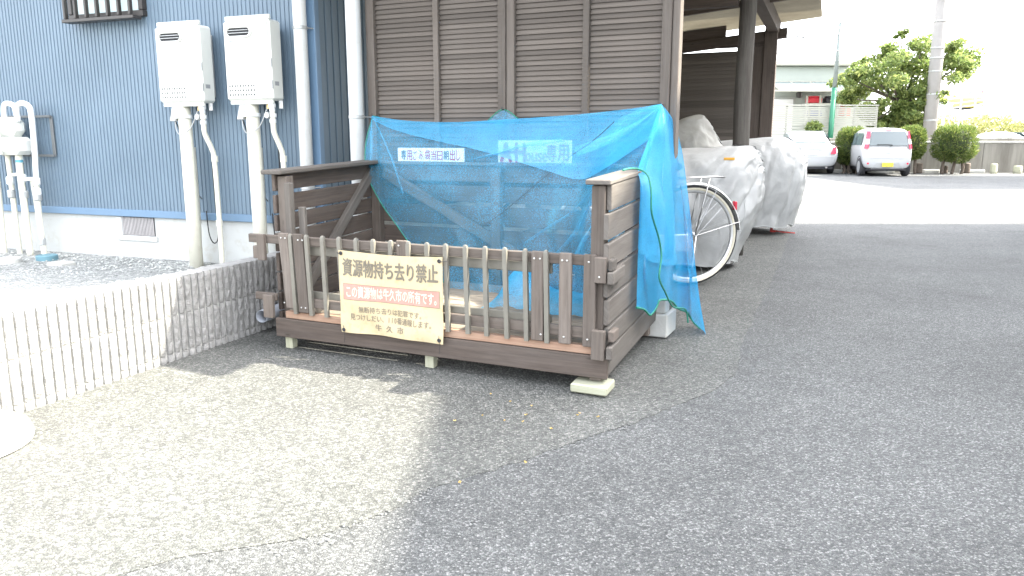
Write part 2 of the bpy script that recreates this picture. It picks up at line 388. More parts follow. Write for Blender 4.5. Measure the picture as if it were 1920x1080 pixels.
# coarser paving beside the drive, its ragged edge a centimetre proud of the drive
seam_px = [(560, 1012), (661, 985), (755, 949), (797, 921), (956, 872), (1069, 832), (1153, 804), (1210, 785), (1369, 710), (1392, 640), (1430, 560), (1458, 500), (1478, 445), (1486, 418)]
seam = [gnd(x, y) for x, y in seam_px]
s2 = curve(seam, 14)
s2 = [Vector((-1.05, 1.55, 0)), Vector((-0.8, 1.72, 0))] + s2
edge = []
for i, p in enumerate(s2):
    edge.append(p + Vector((hnoise(i * 0.9, 3.1) * 0.022, hnoise(i * 0.9, 7.7) * 0.022, 0)))
zt = 0.0024
loop = [Vector((-8, 1.2, 0)), Vector((-2.2, 1.25, 0))] + edge + [Vector((3.2, 13.0, 0)), Vector((-8, 13.0, 0))]
mb = MB(); n = len(loop)
mb.v = [Vector((p.x, p.y, zt)) for p in loop] + [Vector((p.x, p.y, -0.002)) for p in loop]
mb.face(range(n))
for i in range(n): mb.face((i, n + i, n + (i + 1) % n, (i + 1) % n))
tag(mb.build('pavement', M['pave']), kind='structure')
# loose chippings along the seam and over the paving
mb = MB()
def pebble(mb, c, r):
    q = [Vector((random.uniform(-1, 1), random.uniform(-1, 1), random.uniform(-.6, .6))).normalized() for _ in range(2)]
    pts = [Vector((1, 0, 0)), Vector((-1, 0, 0)), Vector((0, 1, 0)), Vector((0, -1, 0)), Vector((0, 0, .7)), Vector((0, 0, -.7))]
    rot = Matrix.Rotation(random.uniform(0, 6.3), 3, 'Z') @ Matrix.Rotation(random.uniform(-.5, .5), 3, 'X')
    pts = [c + rot @ Vector((p.x * r * random.uniform(.7, 1.3), p.y * r * random.uniform(.7, 1.2), p.z * r)) for p in pts]
    mb.add(pts, [(0, 2, 4), (2, 1, 4), (1, 3, 4), (3, 0, 4), (2, 0, 5), (1, 2, 5), (3, 1, 5), (0, 3, 5)])
for i in range(300):
    k = random.randrange(2, len(edge) - 1); t = random.random()
    p = edge[k].lerp(edge[k + 1], t) + Vector((random.gauss(0, .03), random.gauss(0, .03), 0))
    r = random.uniform(.002, .0055); pebble(mb, Vector((p.x, p.y, 0.001 + r * .3)), r)
for i in range(900):
    x = random.uniform(-1.4, 1.2); y = random.uniform(1.7, 3.9)
    r = random.uniform(.002, .005); pebble(mb, Vector((x, y, zt + r * .3)), r)
tag(mb.build('loose_chippings', plain('chippings', (0.19, 0.195, 0.19), 0.8, 0.4, 90)), 'loose grey stone chippings scattered along the paving edge', 'chippings', kind='stuff')
# yellow leaf crumbs in front of the enclosure
lm = plain('dry_leaf', (0.50, 0.36, 0.13), 0.8, 0.3, 60)
for (x, y) in [(920, 741), (853, 791), (957, 755), (997, 763), (946, 791), (904, 781), (986, 780), (1083, 781), (1087, 777), (1121, 784), (980, 793), (1033, 806), (862, 907), (985, 870)]:
    p = gnd(x, y, zt); mb = MB(); a = random.uniform(0, 6.3); s = random.uniform(.005, .009)
    pts = []
    for k in range(10):
        rr = s * (1.0 if k % 2 == 0 else 0.45) * random.uniform(.7, 1.2)
        pts.append(p + Vector((math.cos(a + k * .628) * rr, math.sin(a + k * .628) * rr, .004 + random.uniform(0, .006))))
    mb.v = [p + Vector((0, 0, .003))] + pts
    for k in range(10): mb.face((0, 1 + k, 1 + (k + 1) % 10))
    tag(mb.build('fallen_leaf', lm), 'small dry yellow leaf crumb on the grey paving in front of the enclosure', 'leaf', 'leaf crumbs on the paving')

# ================================================================== low block wall
B0 = Vector((-1.851, 2.655, 0)); BU = Vector((0.363, 0.932, 0)).normalized(); BN = Vector((-BU.y, BU.x, 0))   # BN points to the house side
BW = Frame(B0, BU, BN)
wall = thing('block_wall', 'low retaining wall of ribbed split-face concrete blocks beside the house', 'wall', BW(0.5, 0, 0))
BL, BH, RP = 0.3464, 0.175, 0.0433
def block_mesh(seed, h=BH, top=True):
    rnd = random.Random(seed); mb = MB(); nz = 9
    prof = [(0.0, 0.010), (0.0035, 0.006)]
    xs = []
    for k in range(8):
        x0 = k * RP
        xs += [(x0 + 0.0008, 0.014, 0), (x0 + 0.0085, 0.014, 0), (x0 + 0.0105, 0.002, 1), (x0 + 0.018, -0.001, 1), (x0 + 0.026, -0.002, 1), (x0 + 0.034, -0.001, 1), (x0 + 0.0410, 0.002, 1)]
    rows = []
    for j in range(nz + 1):
        z = 0.001 + (h - 0.0025) * j / nz; row = []
        for (x, d, rough) in xs:
            dd = d + (rnd.uniform(-.0022, .0022) + hnoise(x * 60 + seed * 9, z * 60) * .004 if rough else 0)
            if rough and j in (0, nz): dd += 0.004
            row.append((x + (rnd.uniform(-.0004, .0004) if rough else 0), dd, z))
        rows.append(row)
    grid(mb, rows)
    z0, z1 = 0.001, h - 0.0015
    # top, ends and back
    top_r = [rows[-1], [(x, 0.10, z1) for (x, d, r) in xs]]; grid(mb, top_r)
    for k in (0, -1):
        grid(mb, [[r[k] for r in rows], [(rows[0][k][0], 0.10, r[k][2]) for r in rows]])
    grid(mb, [[(xs[0][0], 0.10, z0), (xs[-1][0], 0.10, z0)], [(xs[0][0], 0.10, z1), (xs[-1][0], 0.10, z1)]])
    o = mb.build('block', M['block'], None); me = o.data; bpy.data.objects.remove(o); return me
bms = [block_mesh(s) for s in range(5)]
rz = math.atan2(BU.y, BU.x)
for ci in range(3):
    for bi in range(10):
        p = BW(-0.86 + bi * (BL + 0.001), 0, -0.14 + ci * BH)
        place('block', bms[(ci * 3 + bi * 2) % 5], p, wall, (0, 0, rz))
mb = MB(); box(mb, BW, -0.855, 2.605, 0.0115, 0.098, -0.15, 0.379, 0.001); mb.build('mortar', M['concrete'], wall)
# gravel bed behind it
HO = Vector((-4.093, 6.132, 0)); HU = Vector((0.933, -0.360, 0)).normalized(); HN = Vector((HU.y, -HU.x, 0))   # HN points to the camera
HS = Frame(HO, HU, HN)
rows = []
for i in range(30):
    row = []
    for j in range(40):
        e0 = BW(-1.5 + 4.2 * j / 39, 0.06, 0); e1 = HS(-3.2 + 7.0 * j / 39, -0.02, 0)
        p = e0.lerp(e1, i / 29); t = i / 29
        z = 0.30 * (1 - t) ** 3 + 0.15 + hnoise(p.x * 3, p.y * 3) * .012 * (1 if 0 < i < 29 else 0) - 0.03 * (1 - t)
        row.append((p.x, p.y, min(z, 0.345)))
    rows.append(row)
mb = MB(); grid(mb, rows); tag(mb.build('gravel_bed', M['gravel'], smooth=True), kind='structure')
mb = MB()
for i in range(1500):
    t = random.random(); u = random.random()
    p = BW(-0.6 + 3.1 * u, 0.11, 0).lerp(HS(0.0 + 3.0 * u, 0.05, 0), t)
    z = min(0.30 * (1 - t) ** 3 + 0.15 - 0.03 * (1 - t), .345)
    r = random.uniform(.006, .014); pebble(mb, Vector((p.x, p.y, z + r * .3)), r)
tag(mb.build('gravel_stones', plain('gravel_stone', (0.46, 0.47, 0.45), 0.8, 0.5, 60)), 'loose grey gravel stones lying between block wall and house', 'gravel', kind='stuff')
# covers set in the gravel
def lid(px, py, rx, m, label):
    p = gnd(px, py, 0.168); mb = MB(); lathe(mb, (p.x, p.y, 0.13), [(rx, 0), (rx, .045), (rx * .93, .05), (rx * .9, .047), (rx * .2, .049), (0.001, .05)], 28)
    tag(mb.build('inspection_lid', m, smooth=False), label, 'lid')
lid(88, 481, .072, plain('blue_lid', (0.12, 0.24, 0.29), 0.5), 'round blue plastic inspection lid in the gravel')
lid(14, 487, .085, M['pale_concrete'], 'round pale inspection lid at the left edge of the gravel')
p = gnd(115, 493, .165); mb = MB(); box(mb, Frame((p.x, p.y, 0), HU, HN), -.07, .07, -.06, .06, .13, .172, .006)
tag(mb.build('stepping_slab', M['pale_concrete']), 'small square pale slab lying in the gravel', 'slab')
# white round base at the left edge of the picture
c = gnd(-92, 842); mb = MB(); lathe(mb, (c.x, c.y, 0.0), [(.235, .008), (.236, .03), (.228, .05), (.20, .066), (.12, .082), (.04, .09), (.001, .091)], 48)
tag(mb.build('round_base', plain('white_base', (0.80, 0.80, 0.77), 0.6, 0.04, 5)), 'white round domed base on the sunlit paving at the left edge', 'base')
# grey pipe end between wall and enclosure
p0 = Vector((-1.305, 3.93, .095)); mb = MB(); d = Vector((-.25, -.97, 0)).normalized(); 
rows = []
for (r, s) in ((.034, .28), (.034, 0), (.0305, -.001), (.030, .05), (.030, .28)):
    q = p0 - d * s; u = Vector((0, 0, 1)); w = d.cross(u)
    rows.append([q + (u * math.cos(a * math.pi / 12) + w * math.sin(a * math.pi / 12)) * r for a in range(25)])
grid(mb, rows); tag(mb.build('drain_pipe_end', plain('grey_pvc', (0.34, 0.36, 0.40), 0.4, 0.05), smooth=True), 'open end of a grey plastic pipe beside the block wall', 'pipe')

# ================================================================== blue house
house = thing('house', 'blue house with ribbed metal siding on a white foundation', 'house', HS(1.5, 0, 0.1))
HE = 3.075                                               # corner of the house along its front
mb = MB(); box(mb, HS, -3.5, HE - .02, -0.25, -0.012, -0.1, 0.47, .002); mb.build('foundation', M['white_wall'], house)
def ribs(P, a0, a1, c0, c1, off, pitch=0.033, gap=0.008, depth=0.005):
    mb = MB(); x = a0; pr = []
    while x < a1:
        w = pitch - gap
        pr += [(x, off - depth), (x + .0012, off - .0010), (x + .004, off), (x + w - .004, off), (x + w - .0012, off - .001), (x + w, off - depth)]
        x += pitch
    rows = [[P(a, b, c) for (a, b) in pr] for c in (c0, c1)]
    return grid(mb, rows)
ribs(HS, -3.5, HE - 0.055, 0.50, 4.6, 0.012).build('siding', M['siding'], house)
mb = MB(); box(mb, HS, -3.5, HE, -0.01, 0.022, 0.452, 0.503, .004); mb.build('base_flashing', M['trim_blue'], house)
mb = MB(); box(mb, HS, HE - .058, HE + .012, -0.03, 0.02, 0.5, 4.6, .004); mb.build('corner_trim', M['trim_blue'], house)
SV = Vector((-HN.x, -HN.y, 0)); SF = Frame(HS(HE, 0, 0), SV, HU)      # the side wall running back from the corner
ribs(SF, 0.04, 7.0, 0.45, 4.6, 0.0, pitch=0.075, gap=0.012, depth=0.012).build('side_siding', M['siding'], house)
mb = MB(); box(mb, SF, 0.0, 7.0, -.24, -.02, -.1, 0.46, .002); mb.build('side_foundation', M['white_wall'], house)
mb = MB(); box(mb, HS, -3.7, HE + .25, -6.5, 0.45, 4.6, 4.75, .01); mb.build('roof_eave', M['grey_metal'], house)
# foundation vent
mb = MB(); a0, a1 = 1.33, 1.645
box(mb, HS, a0 - .06, a1, -.02, .004, .275, .312, .003); box(mb, HS, a0 - .06, a0 - .005, -.02, .004, .312, .448, .003)
vent = mb.build('vent_surround', M['white_wall'], house)
mb = MB(); box(mb, HS, a0 - .003, a1 - .02, -.011, -.008, .314, .448, .001); mb.build('vent_back', M['dark'], vent)
for k in range(22):
    x = a0 + (a1 - a0 - .03) * k / 21; mb = MB(); box(mb, HS, x, x + .007, -.006, .001, .316, .446, .001); mb.build('vent_bar', plain('vent_bar', (.42, .40, .40), .5) if k == 0 else bpy.data.materials['vent_bar'], vent)
# window with grille, its sill just inside the picture
win = MB(); W0, W1, WZ = 1.06, 1.74, 1.80
box(win, HS, W0, W1, .0, .05, WZ + .02, WZ + .06, .003); box(win, HS, W0, W0 + .035, .0, .05, WZ + .062, 2.9, .003); box(win, HS, W1 - .035, W1, .0, .05, WZ + .062, 2.9, .003)
box(win, HS, W0, W1, .0, .05, 2.902, 2.94, .003)
wo = win.build('window', M['bronze'], house, label='window with a dark metal grille')
mb = MB(); box(mb, HS, W0 + .036, W1 - .036, .012, .018, WZ + .062, 2.90, .001)
mb.build('pane', plain('frosted_pane', (0.55, 0.68, 0.68), 0.25, 0.15, 4), wo)
mb = MB(); box(mb, HS, W0 + .03, W1 + .0, .055, .135, WZ - .005, WZ + .018, .003); mb.build('grille_rail', M['bronze'], wo)
for k in range(7):
    x = W0 + .05 + k * (W1 - W0 - .09) / 6
    mb = MB(); box(mb, HS, x, x + .018, .105, .135, WZ + .02, 2.9, .003); mb.build('grille_bar', M['bronze'], wo)
for k in range(2):
    z = WZ + .17 + .5 * k; mb = MB(); box(mb, HS, W0 + .04, W1 - .04, .085, .10, z, z + .012, .002); mb.build('grille_crossbar', M['grey_metal'], wo)
# downpipes
def downpipe(P0, r, label, zc, sq=False):
    t = thing('downpipe', label, 'pipe', (P0.x, P0.y, 0.2))
    mb = MB(); tube(mb, [(P0.x, P0.y, .2), (P0.x, P0.y, 4.5)], r, 24, True); mb.build('pipe', M['white_pvc'], t, True)
    for z in zc:
        mb = MB(); lathe(mb, (P0.x, P0.y, z), [(r + .001, -.011), (r + .004, -.009), (r + .004, .009), (r + .001, .011)], 24)
        q = P0 - HN * .0; tube(mb, [(P0.x + HU.x * r, P0.y + HU.y * r, z), (P0.x + HU.x * (r + .02) - HN.x * .07, P0.y + HU.y * (r + .02) - HN.y * .07, z)], .004, 6)
        mb.build('bracket', M['grey_metal'], t)
downpipe(HS(3.018, .075, 0), .041, 'round white downpipe on the corner of the blue house', [1.676, .7])
pw = at(668, 200, 4.62)
downpipe(Vector((pw.x, pw.y, 0)), .043, 'white downpipe between the blue house and the louvred screen', [1.13, 2.2])

# ------------------------------------------------------------------ water heaters
def heater(a0, a1, z0, z1, label, variant):
    t = thing('water_heater', label, 'water heater', HS(a0, .1, .15), 'gas water heaters on the house wall')
    b0, b1 = .085, .205
    mb = MB(); box(mb, HS, a0 + .05, a1 - .06, .014, b0 - .0005, z0 + .04, z1 - .04, .004); mb.build('wall_bracket', M['grey_metal'], t)
    mb = MB(); box(mb, HS, a0, a1, b0, b1, z0, z1, .014); body = mb.build('casing', M['heater'], t)
    mb = MB(); box(mb, HS, a0 + .012, a1 - .012, b1 + .0005, b1 + .006, z0 + .012, z1 - .012, .005); cov = mb.build('front_cover', M['heater'], t)
    mb = MB(); box(mb, HS, a0 + .01, a1 - .005, b1 - .03, b1 - .012, z1 + .0005, z1 + .028, .003); mb.build('top_flange', M['heater'], t)
    mb = MB(); box(mb, HS, a0 + .015, a1 - .01, b1 - .03, b1 - .012, z0 - .022, z0 - .0005, .003); mb.build('bottom_flange', M['heater'], t)
    mb = MB()                                            # exhaust: a flat oval lip round a dark slot with two blades
    ca, cz, w, h = (a0 + a1) / 2 - .045, z1 - .07, .085, .024
    def oval(b, w, h): return [HS(ca + math.copysign(w - h, math.cos(k)) + h * math.cos(k), b, cz + h * math.sin(k)) for k in [i * math.pi / 12 + .01 for i in range(25)]]
    f = b1 + .0065
    grid(mb, [oval(f, w + .014, h + .012), oval(f + .010, w + .012, h + .010), oval(f + .012, w, h), oval(f + .0015, w, h)])
    ex = mb.build('exhaust_rim', M['heater'], t, True)
    mb = MB(); mb.v = oval(f + .001, w, h)[:-1]; mb.face(range(24)); mb.build('exhaust_slot', M['dark'], ex)
    for dz in (-.006, .010):
        mb = MB(); box(mb, HS, ca - w + .01, ca + w - .01, f + .002, f + .011, cz + dz - .0025, cz + dz + .002, .001); mb.build('exhaust_blade', M['grey_metal'], ex)
    vm = MB(); vm.v = [Vector((math.cos(k * math.pi / 4) * .0052, 0, math.sin(k * math.pi / 4) * .0075)) for k in range(8)]; vm.face(range(8))
    vo = vm.build('vent_hole', M['dark']); vme = vo.data; bpy.data.objects.remove(vo)
    for r_ in range(3):
        for k in range(10):
            place('vent_hole', vme, HS(a0 + .035 + k * .0205, f + .0006, z0 + .036 + r_ * .027), t, (0, 0, math.atan2(HU.y, HU.x)))
    mb = MB()                                            # pale label print: rows of tiny lines
    la = a0 + (.03 if variant == 0 else .14); lw = .22 if variant == 0 else .13
    for r_ in range(11):
        x = la
        while x < la + lw:
            wd = random.uniform(.012, .05)
            if random.random() < .8:
                x1 = min(x + wd, la + lw); z = z0 + .115 + r_ * .0105
                mb.add([HS(x, f + .0008, z), HS(x1, f + .0008, z), HS(x1, f + .0008, z + .0042), HS(x, f + .0008, z + .0042)], [(0, 1, 2, 3)])
            x += wd + .008
    for x in (a0 + .03, a0 + .05, a0 + .06, a0 + .07, a0 + .08): mb.add([HS(x, f + .0008, z1 - .128), HS(x + .007, f + .0008, z1 - .128), HS(x + .007, f + .0008, z1 - .118), HS(x, f + .0008, z1 - .118)], [(0, 1, 2, 3)])
    lp_ = mb.build('label_print', M['grey_print'] if variant else plain('pale_grey_print', (.42, .43, .43), .6), cov); lp_['kind'] = 'stuff'
    mb = MB(); mb.add([HS(a1 + .0006, b0 + .05, z0 + .09), HS(a1 + .0006, b0 + .09, z0 + .09), HS(a1 + .0006, b0 + .09, z0 + .115), HS(a1 + .0006, b0 + .05, z0 + .115)], [(0, 1, 2, 3)]); mb.build('side_sticker', M['grey_print'], body)
    for z in (z0 + .07, z0 + .20):
        mb = MB(); box(mb, HS, a1 - .0045, a1 + .002, b1 - .012, b1 - .003, z, z + .05, .001); mb.build('clip', M['grey_metal'], body)
    # junction box, pipe cover, supply pipe with valve, cables
    mb = MB(); P2 = Frame(HS(a0 + .045, .15, z0 - .115), (HU + Vector((0, 0, .0))), HN, (HU * .3 + Vector((0, 0, 1))).normalized())
    box(mb, P2, 0, .055, 0, .035, 0, .115, .004); mb.build('junction_box', M['grey_metal'], t)
    ac = a0 + .145
    mb = MB(); tube(mb, [HS(ac, .15, z0 - .005), HS(ac + .002, .15, .6), HS(ac + .005, .15, .12)], .042, 20, True, [.041, .043, .045]); mb.build('pipe_cover', M['cream_pvc'], t, True)
    mb = MB(); tube(mb, curve([HS(ac - .02, .10, .95), HS(ac - .02, .10, .55), HS(ac - .028, .10, .3), HS(ac - .06, .11, .13)], 6), .033, 14); mb.build('rear_pipe', M['cream_pvc'], t, True)
    mb = MB(); lathe(mb, HS(ac, .15, z0 - .085), [(.048, -.012), (.05, -.01), (.05, .01), (.048, .012)], 20); box(mb, HS, ac - .055, ac - .03, .18, .20, z0 - .10, z0 - .07, .003); mb.build('pipe_clamp', M['white_pvc'], t)
    ap = a0 + .315
    mb = MB(); tube(mb, curve([HS(ap, .17, z0), HS(ap, .17, z0 - .06), HS(ap + .002, .17, z0 - .14), HS(ap + .003, .165, z0 - .20), HS(ap + .016, .13, z0 - .29), HS(ap + .019, .115, z0 - .36), HS(ap + .02, .11, .6), HS(ap + .02, .11, .14)], 6), .0165, 12); pp = mb.build('supply_pipe', M['cream_pvc'], t, True)
    mb = MB()
    for z, r_ in ((z0 - .03, .021), (z0 - .055, .017), (z0 - .09, .023), (z0 - .125, .02)):
        lathe(mb, HS(ap, .17, z), [(r_, -.012), (r_ + .001, 0), (r_, .012)], 12)
    mb.build('pipe_fitting', M['white_pvc'], pp)
    for (z) in (z0 - .36, .45):
        mb = MB(); lathe(mb, HS(ap + .0195, .112, z), [(.02, -.02), (.021, -.018), (.021, .018), (.02, .02)], 12); mb.build('pipe_collar', M['cream_pvc'], pp)
    mb = MB(); lathe(mb, HS(ap - .02, .195, z0 - .09), [(.02, -.008), (.021, 0), (.018, .01)], 16, HN); mb.build('valve_knob', M['grey_metal'], pp)
    for da in (-.055, .04):
        mb = MB(); box(mb, HS, ap + da, ap + da + .03, .15, .156, z0 - .05, z0 - .001, .002); mb.build('bracket_tab', M['brass'] if da < 0 else M['grey_metal'], t)
    mb = MB(); tube(mb, curve([HS(a0 + .07, .16, z0 - .11), HS(a0 + .085, .17, z0 - .17), HS(ac, .20, z0 - .20), HS(ac + .08, .19, z0 - .16), HS(ap - .04, .17, z0 - .05)], 6), .0035, 6); mb.build('white_cable', M['grey_metal'], t, True)
    mb = MB(); tube(mb, curve([HS(a0 + .06, .15, z0 - .10), HS(a0 + .07, .08, z0 - .3), HS(a0 + .085, .05, z0 - .55), HS(ac + .0, .05, .6)], 6), .004, 6)
    tube(mb, curve([HS(ac + .09, .03, .95), HS(ac + .10, .035, .6), HS(ac + .11, .04, .36), HS(ac + .08, .05, .30), HS(ac + .05, .06, .36), HS(ac + .03, .05, .52)], 7), .004, 6); mb.build('black_cable', M['black'], t, True)
    return t
heater(1.985, 2.345, 1.235, 1.715, 'white wall water heater nearer the window, left of the two', 0)
heater(2.535, 2.885, 1.240, 1.722, 'white wall water heater nearer the corner downpipe, right of the two', 1)

# ------------------------------------------------------------------ gas meter at the left edge
gm = thing('gas_meter', 'white gas meter with curved pipes at the left edge of the wall', 'gas meter', HS(.55, .1, .15))
mb = MB(); box(mb, HS, .22, .63, .08, .24, .89, 1.02, .03); box(mb, HS, .24, .59, .08, .23, 1.021, 1.16, .045); mb.build('meter_body', M['heater'], gm)
mb = MB(); box(mb, HS, .37, .50, .242, .254, .895, 1.04, .01); mb.build('meter_dial_box', M['heater'], gm)
mb = MB()
for r_ in range(4):
    z = .93 + r_ * .022; mb.add([HS(.39, .2555, z), HS(.46, .2555, z), HS(.46, .2555, z + .006), HS(.39, .2555, z + .006)], [(0, 1, 2, 3)])
mb.build('dial_print', M['grey_print'], gm)
def pipe(name, pts, r, m, par, n=6): 
    mb = MB(); tube(mb, curve(pts, n), r, 14); return mb.build(name, m, par, True)
pipe('outlet_pipe', [HS(.585, .16, 1.13), HS(.585, .16, 1.20), HS(.60, .16, 1.245), HS(.65, .155, 1.26), HS(.70, .15, 1.235), HS(.715, .15, 1.17), HS(.71, .15, .95), HS(.69, .15, .70)], .020, M['white_pvc'], gm)
pipe('inlet_pipe', [HS(.45, .16, 1.13), HS(.45, .16, 1.20), HS(.465, .16, 1.25), HS(.51, .16, 1.26), HS(.555, .155, 1.24), HS(.565, .15, 1.18), HS(.565, .14, 1.10)], .019, M['white_pvc'], gm)
pipe('gas_pipe', [HS(.55, .16, .90), HS(.545, .16, .72), HS(.548, .16, .5), HS(.55, .16, .13)], .024, M['cream_pvc'], gm)
pipe('return_pipe', [HS(.69, .15, .72), HS(.68, .15, .5), HS(.68, .15, .3), HS(.69, .15, .12)], .019, M['cream_pvc'], gm)
pipe('thin_pipe', [HS(.60, .12, .70), HS(.60, .11, .5), HS(.605, .11, .38), HS(.63, .11, .33), HS(.66, .13, .345)], .010, M['cream_pvc'], gm)
pipe('left_pipe', [HS(.42, .15, .90), HS(.41, .14, .55), HS(.41, .14, .3), HS(.415, .14, .12)], .019, M['cream_pvc'], gm)
pipe('left_gas_pipe', [HS(.29, .16, .90), HS(.28, .16, .5), HS(.265, .16, .13)], .024, M['cream_pvc'], gm)
for (a, z, r_) in ((.55, .86, .020), (.545, .72, .029), (.546, .60, .03), (.69, .70, .026), (.685, .62, .028), (.683, .585, .030), (.412, .60, .028), (.682, .25, .023), (.415, .70, .027)):
    mb = MB(); lathe(mb, HS(a, .15, z), [(r_ * .8, -.03), (r_, -.02), (r_, .02), (r_ * .8, .03)], 14); mb.build('pipe_joint', M['white_pvc'] if z > .6 else M['grey_metal'], gm)
mb = MB(); tube(mb, [HS(.55, .19, .75), HS(.51, .21, .74), HS(.495, .21, .67)], .013, 10); mb.build('cock_handle', M['heater'], gm)
mb = MB(); tube(mb, [HS(.55, .16, .715), HS(.69, .15, .715)], .014, 10); mb.build('cross_pipe', M['white_pvc'], gm)
mb = MB(); lathe(mb, HS(.55, .16, .845), [(.026, -.01), (.026, .01)], 14); mb.build('blue_tag', plain('blue_tag', (.10, .32, .42), .5), gm)
for z in (.875, 1.16):
    mb = MB(); box(mb, HS, .22, .765, .03, .05, z, z + .018, .002); mb.build('bracket', M['dark_metal'], gm)
mb = MB(); box(mb, HS, .735, .765, .02, .029, .88, 1.17, .002); mb.build('back_plate', M['dark_metal'], gm)
# ================================================================== the wooden waste enclosure
L0 = Vector((-1.157, 3.683, 0)); UU = Vector((0.908, -0.419, 0)); VV = Vector((0.375, 0.927, 0))
BF = Frame(L0, UU, VV, tilt=0.031)
NB = Vector((-UU.y, UU.x, 0)); NA = Vector((-VV.y, VV.x, 0))
def ray(px, py):
    x, z = (px - 960) / FPX, -(py - 540) / FPX; c, s = math.cos(PITCH), math.sin(PITCH)
    return Vector((x, c + s * z, -s + c * z))
CO = Vector((0, 0, 1))
def onb(px, py, b):
    d = ray(px, py); return CO + d * (NB.dot(L0 + VV * b - CO) / NB.dot(d))
def ona(px, py, a):
    d = ray(px, py); return CO + d * (NA.dot(L0 + UU * a - CO) / NA.dot(d))
A1, D1 = 1.695, 0.95
bin_ = thing('waste_enclosure', 'brown slatted timber waste enclosure with low picket gate', 'enclosure', BF(0.85, 0.45, 0.0))
def piece(name, m, a0, a1, b0, b1, c0, c1, par=None, ch=0.003, skew=None, P=BF, label=None):
    mb = MB(); box(mb, P, a0, a1, b0, b1, c0, c1, ch, skew); return mb.build(name, M[m] if isinstance(m, str) else m, par or bin_, label=label)
# corner posts and studs
piece('post', 'wood', 0.022, 0.078, 0.045, 0.10, 0.07, 0.828)
piece('post', 'wood_grey', 0.080, 0.112, 0.02, 0.055, 0.16, 0.80)
piece('post', 'wood_grey', 0.115, 0.150, 0.075, 0.10, 0.16, 0.682)
piece('post', 'wood', A1 - .078, A1 - .022, -0.012, 0.042, 0.07, 0.828)
for a in (0.022, 0.79, A1 - .078): piece('post', 'wood', a, a + .056, D1 - .085, D1 - .032, 0.05, 0.826)
# right side boards, outside; left side boards; back boards
for (z0, z1, f) in ((.733, .831, 0), (.622, .722, -.035), (.508, .607, -.028), (.394, .494, -.02), (.280, .381, -.012), (.180, .268, 0), (.066, .172, .004)):
    piece('side_board', 'wood_grey', A1 - .021, A1, f, D1 - .005, z0, z1)
for (z0, z1) in ((.758, .838), (.652, .738), (.566, .642), (.468, .557), (.372, .460), (.276, .364), (.18, .268), (.066, .172)):
    piece('side_board', 'wood_dark', 0.0, 0.021, 0.03, D1 - .005, z0, z1)
for (z0, z1) in ((.745, .832), (.634, .722), (.507, .612), (.390, .484), (.275, .372), (.18, .266), (.066, .172)):
    piece('back_board', 'wood_dark', 0.0, A1, D1 - .031, D1 - .008, z0, z1)
# caps
piece('cap', 'wood_grey', -0.035, 0.085, -0.005, D1 - .06, .839, .859, ch=.004)
piece('cap', 'wood_grey', A1 - .098, A1 + .004, -0.035, D1 - .06, .832, .852, ch=.004)
piece('cap', 'wood_grey', -0.03, A1 + .01, D1 - .058, D1 + .02, .834, .852, ch=.004)
# diagonal braces
def brace(m, p0, p1, w, t, nrm):
    p0, p1 = Vector(p0), Vector(p1); d = (p1 - p0); L = d.length; d.normalize(); n_ = Vector(nrm).normalized(); s_ = d.cross(n_)
    mb = MB(); box(mb, Frame(p0, d, n_, s_), 0, L, 0, t, -w / 2, w / 2, .003); return mb.build('brace', M[m], bin_)
brace('wood_grey', BF(.024, .10, .165), BF(.024, .86, .80), .05, .03, UU)
brace('wood', BF(.09, D1 - .034, .79), BF(1.25, D1 - .034, .20), .06, .025, -NB)
# floor joists and slats
piece('floor_joist', 'wood', 0.03, 0.07, .06, D1 - .09, .10, .172)
piece('floor_joist', 'wood', .83, .87, .0, D1 - .09, .10, .172)
piece('floor_joist', 'wood', A1 - .07, A1 - .03, .06, D1 - .09, .10, .172)
for k in range(9):
    b = .015 + k * .097; piece('floor_slat', 'wood_floor', .082, A1 - .082, b, b + .086, .1745 + random.uniform(0, .002), .194)
# front: base board, reddish sill
piece('base_board', 'wood_dark', 0.028, A1 + .006, -0.032, -0.008, .066, .157)
piece('sill_board', 'wood_orange', 0.085, A1 - .062, -0.022, 0.010, .159, .192, ch=.002)
# gate: two pairs of rails, wooden pickets and metal stakes
g0, g1 = .105, 1.655
gate = piece('gate_rail', 'wood', -.12, g1, -.022, -.002, .515, .556)
piece('gate_rail_back', M['stake'], g0, 1.45, .001, .018, .468, .512, gate)
piece('gate_rail_low', 'wood', g0, g1, -.022, -.002, .222, .266, gate)
piece('gate_rail_low_back', M['stake'], g0, 1.45, .001, .016, .262, .296, gate)
piece('gate_rail_stub', 'wood', -.10, .03, -.02, -.002, .236, .272, gate)
for (a0, w, sk, z0) in ((.078, .055, -.03, .215), (.162, .058, -.018, .20), (.735, .055, 0, .20), (1.376, .052, 0, .197), (1.496, .052, 0, .196), (1.598, .050, 0, .194)):
    piece('picket', 'wood', a0 + (.03 if sk < -.02 else .02 if sk else 0), a0 + w + (.03 if sk < -.02 else .02 if sk else 0), -.042, -.0235, z0, .572 if a0 < 1.3 else .564, gate, skew=sk)
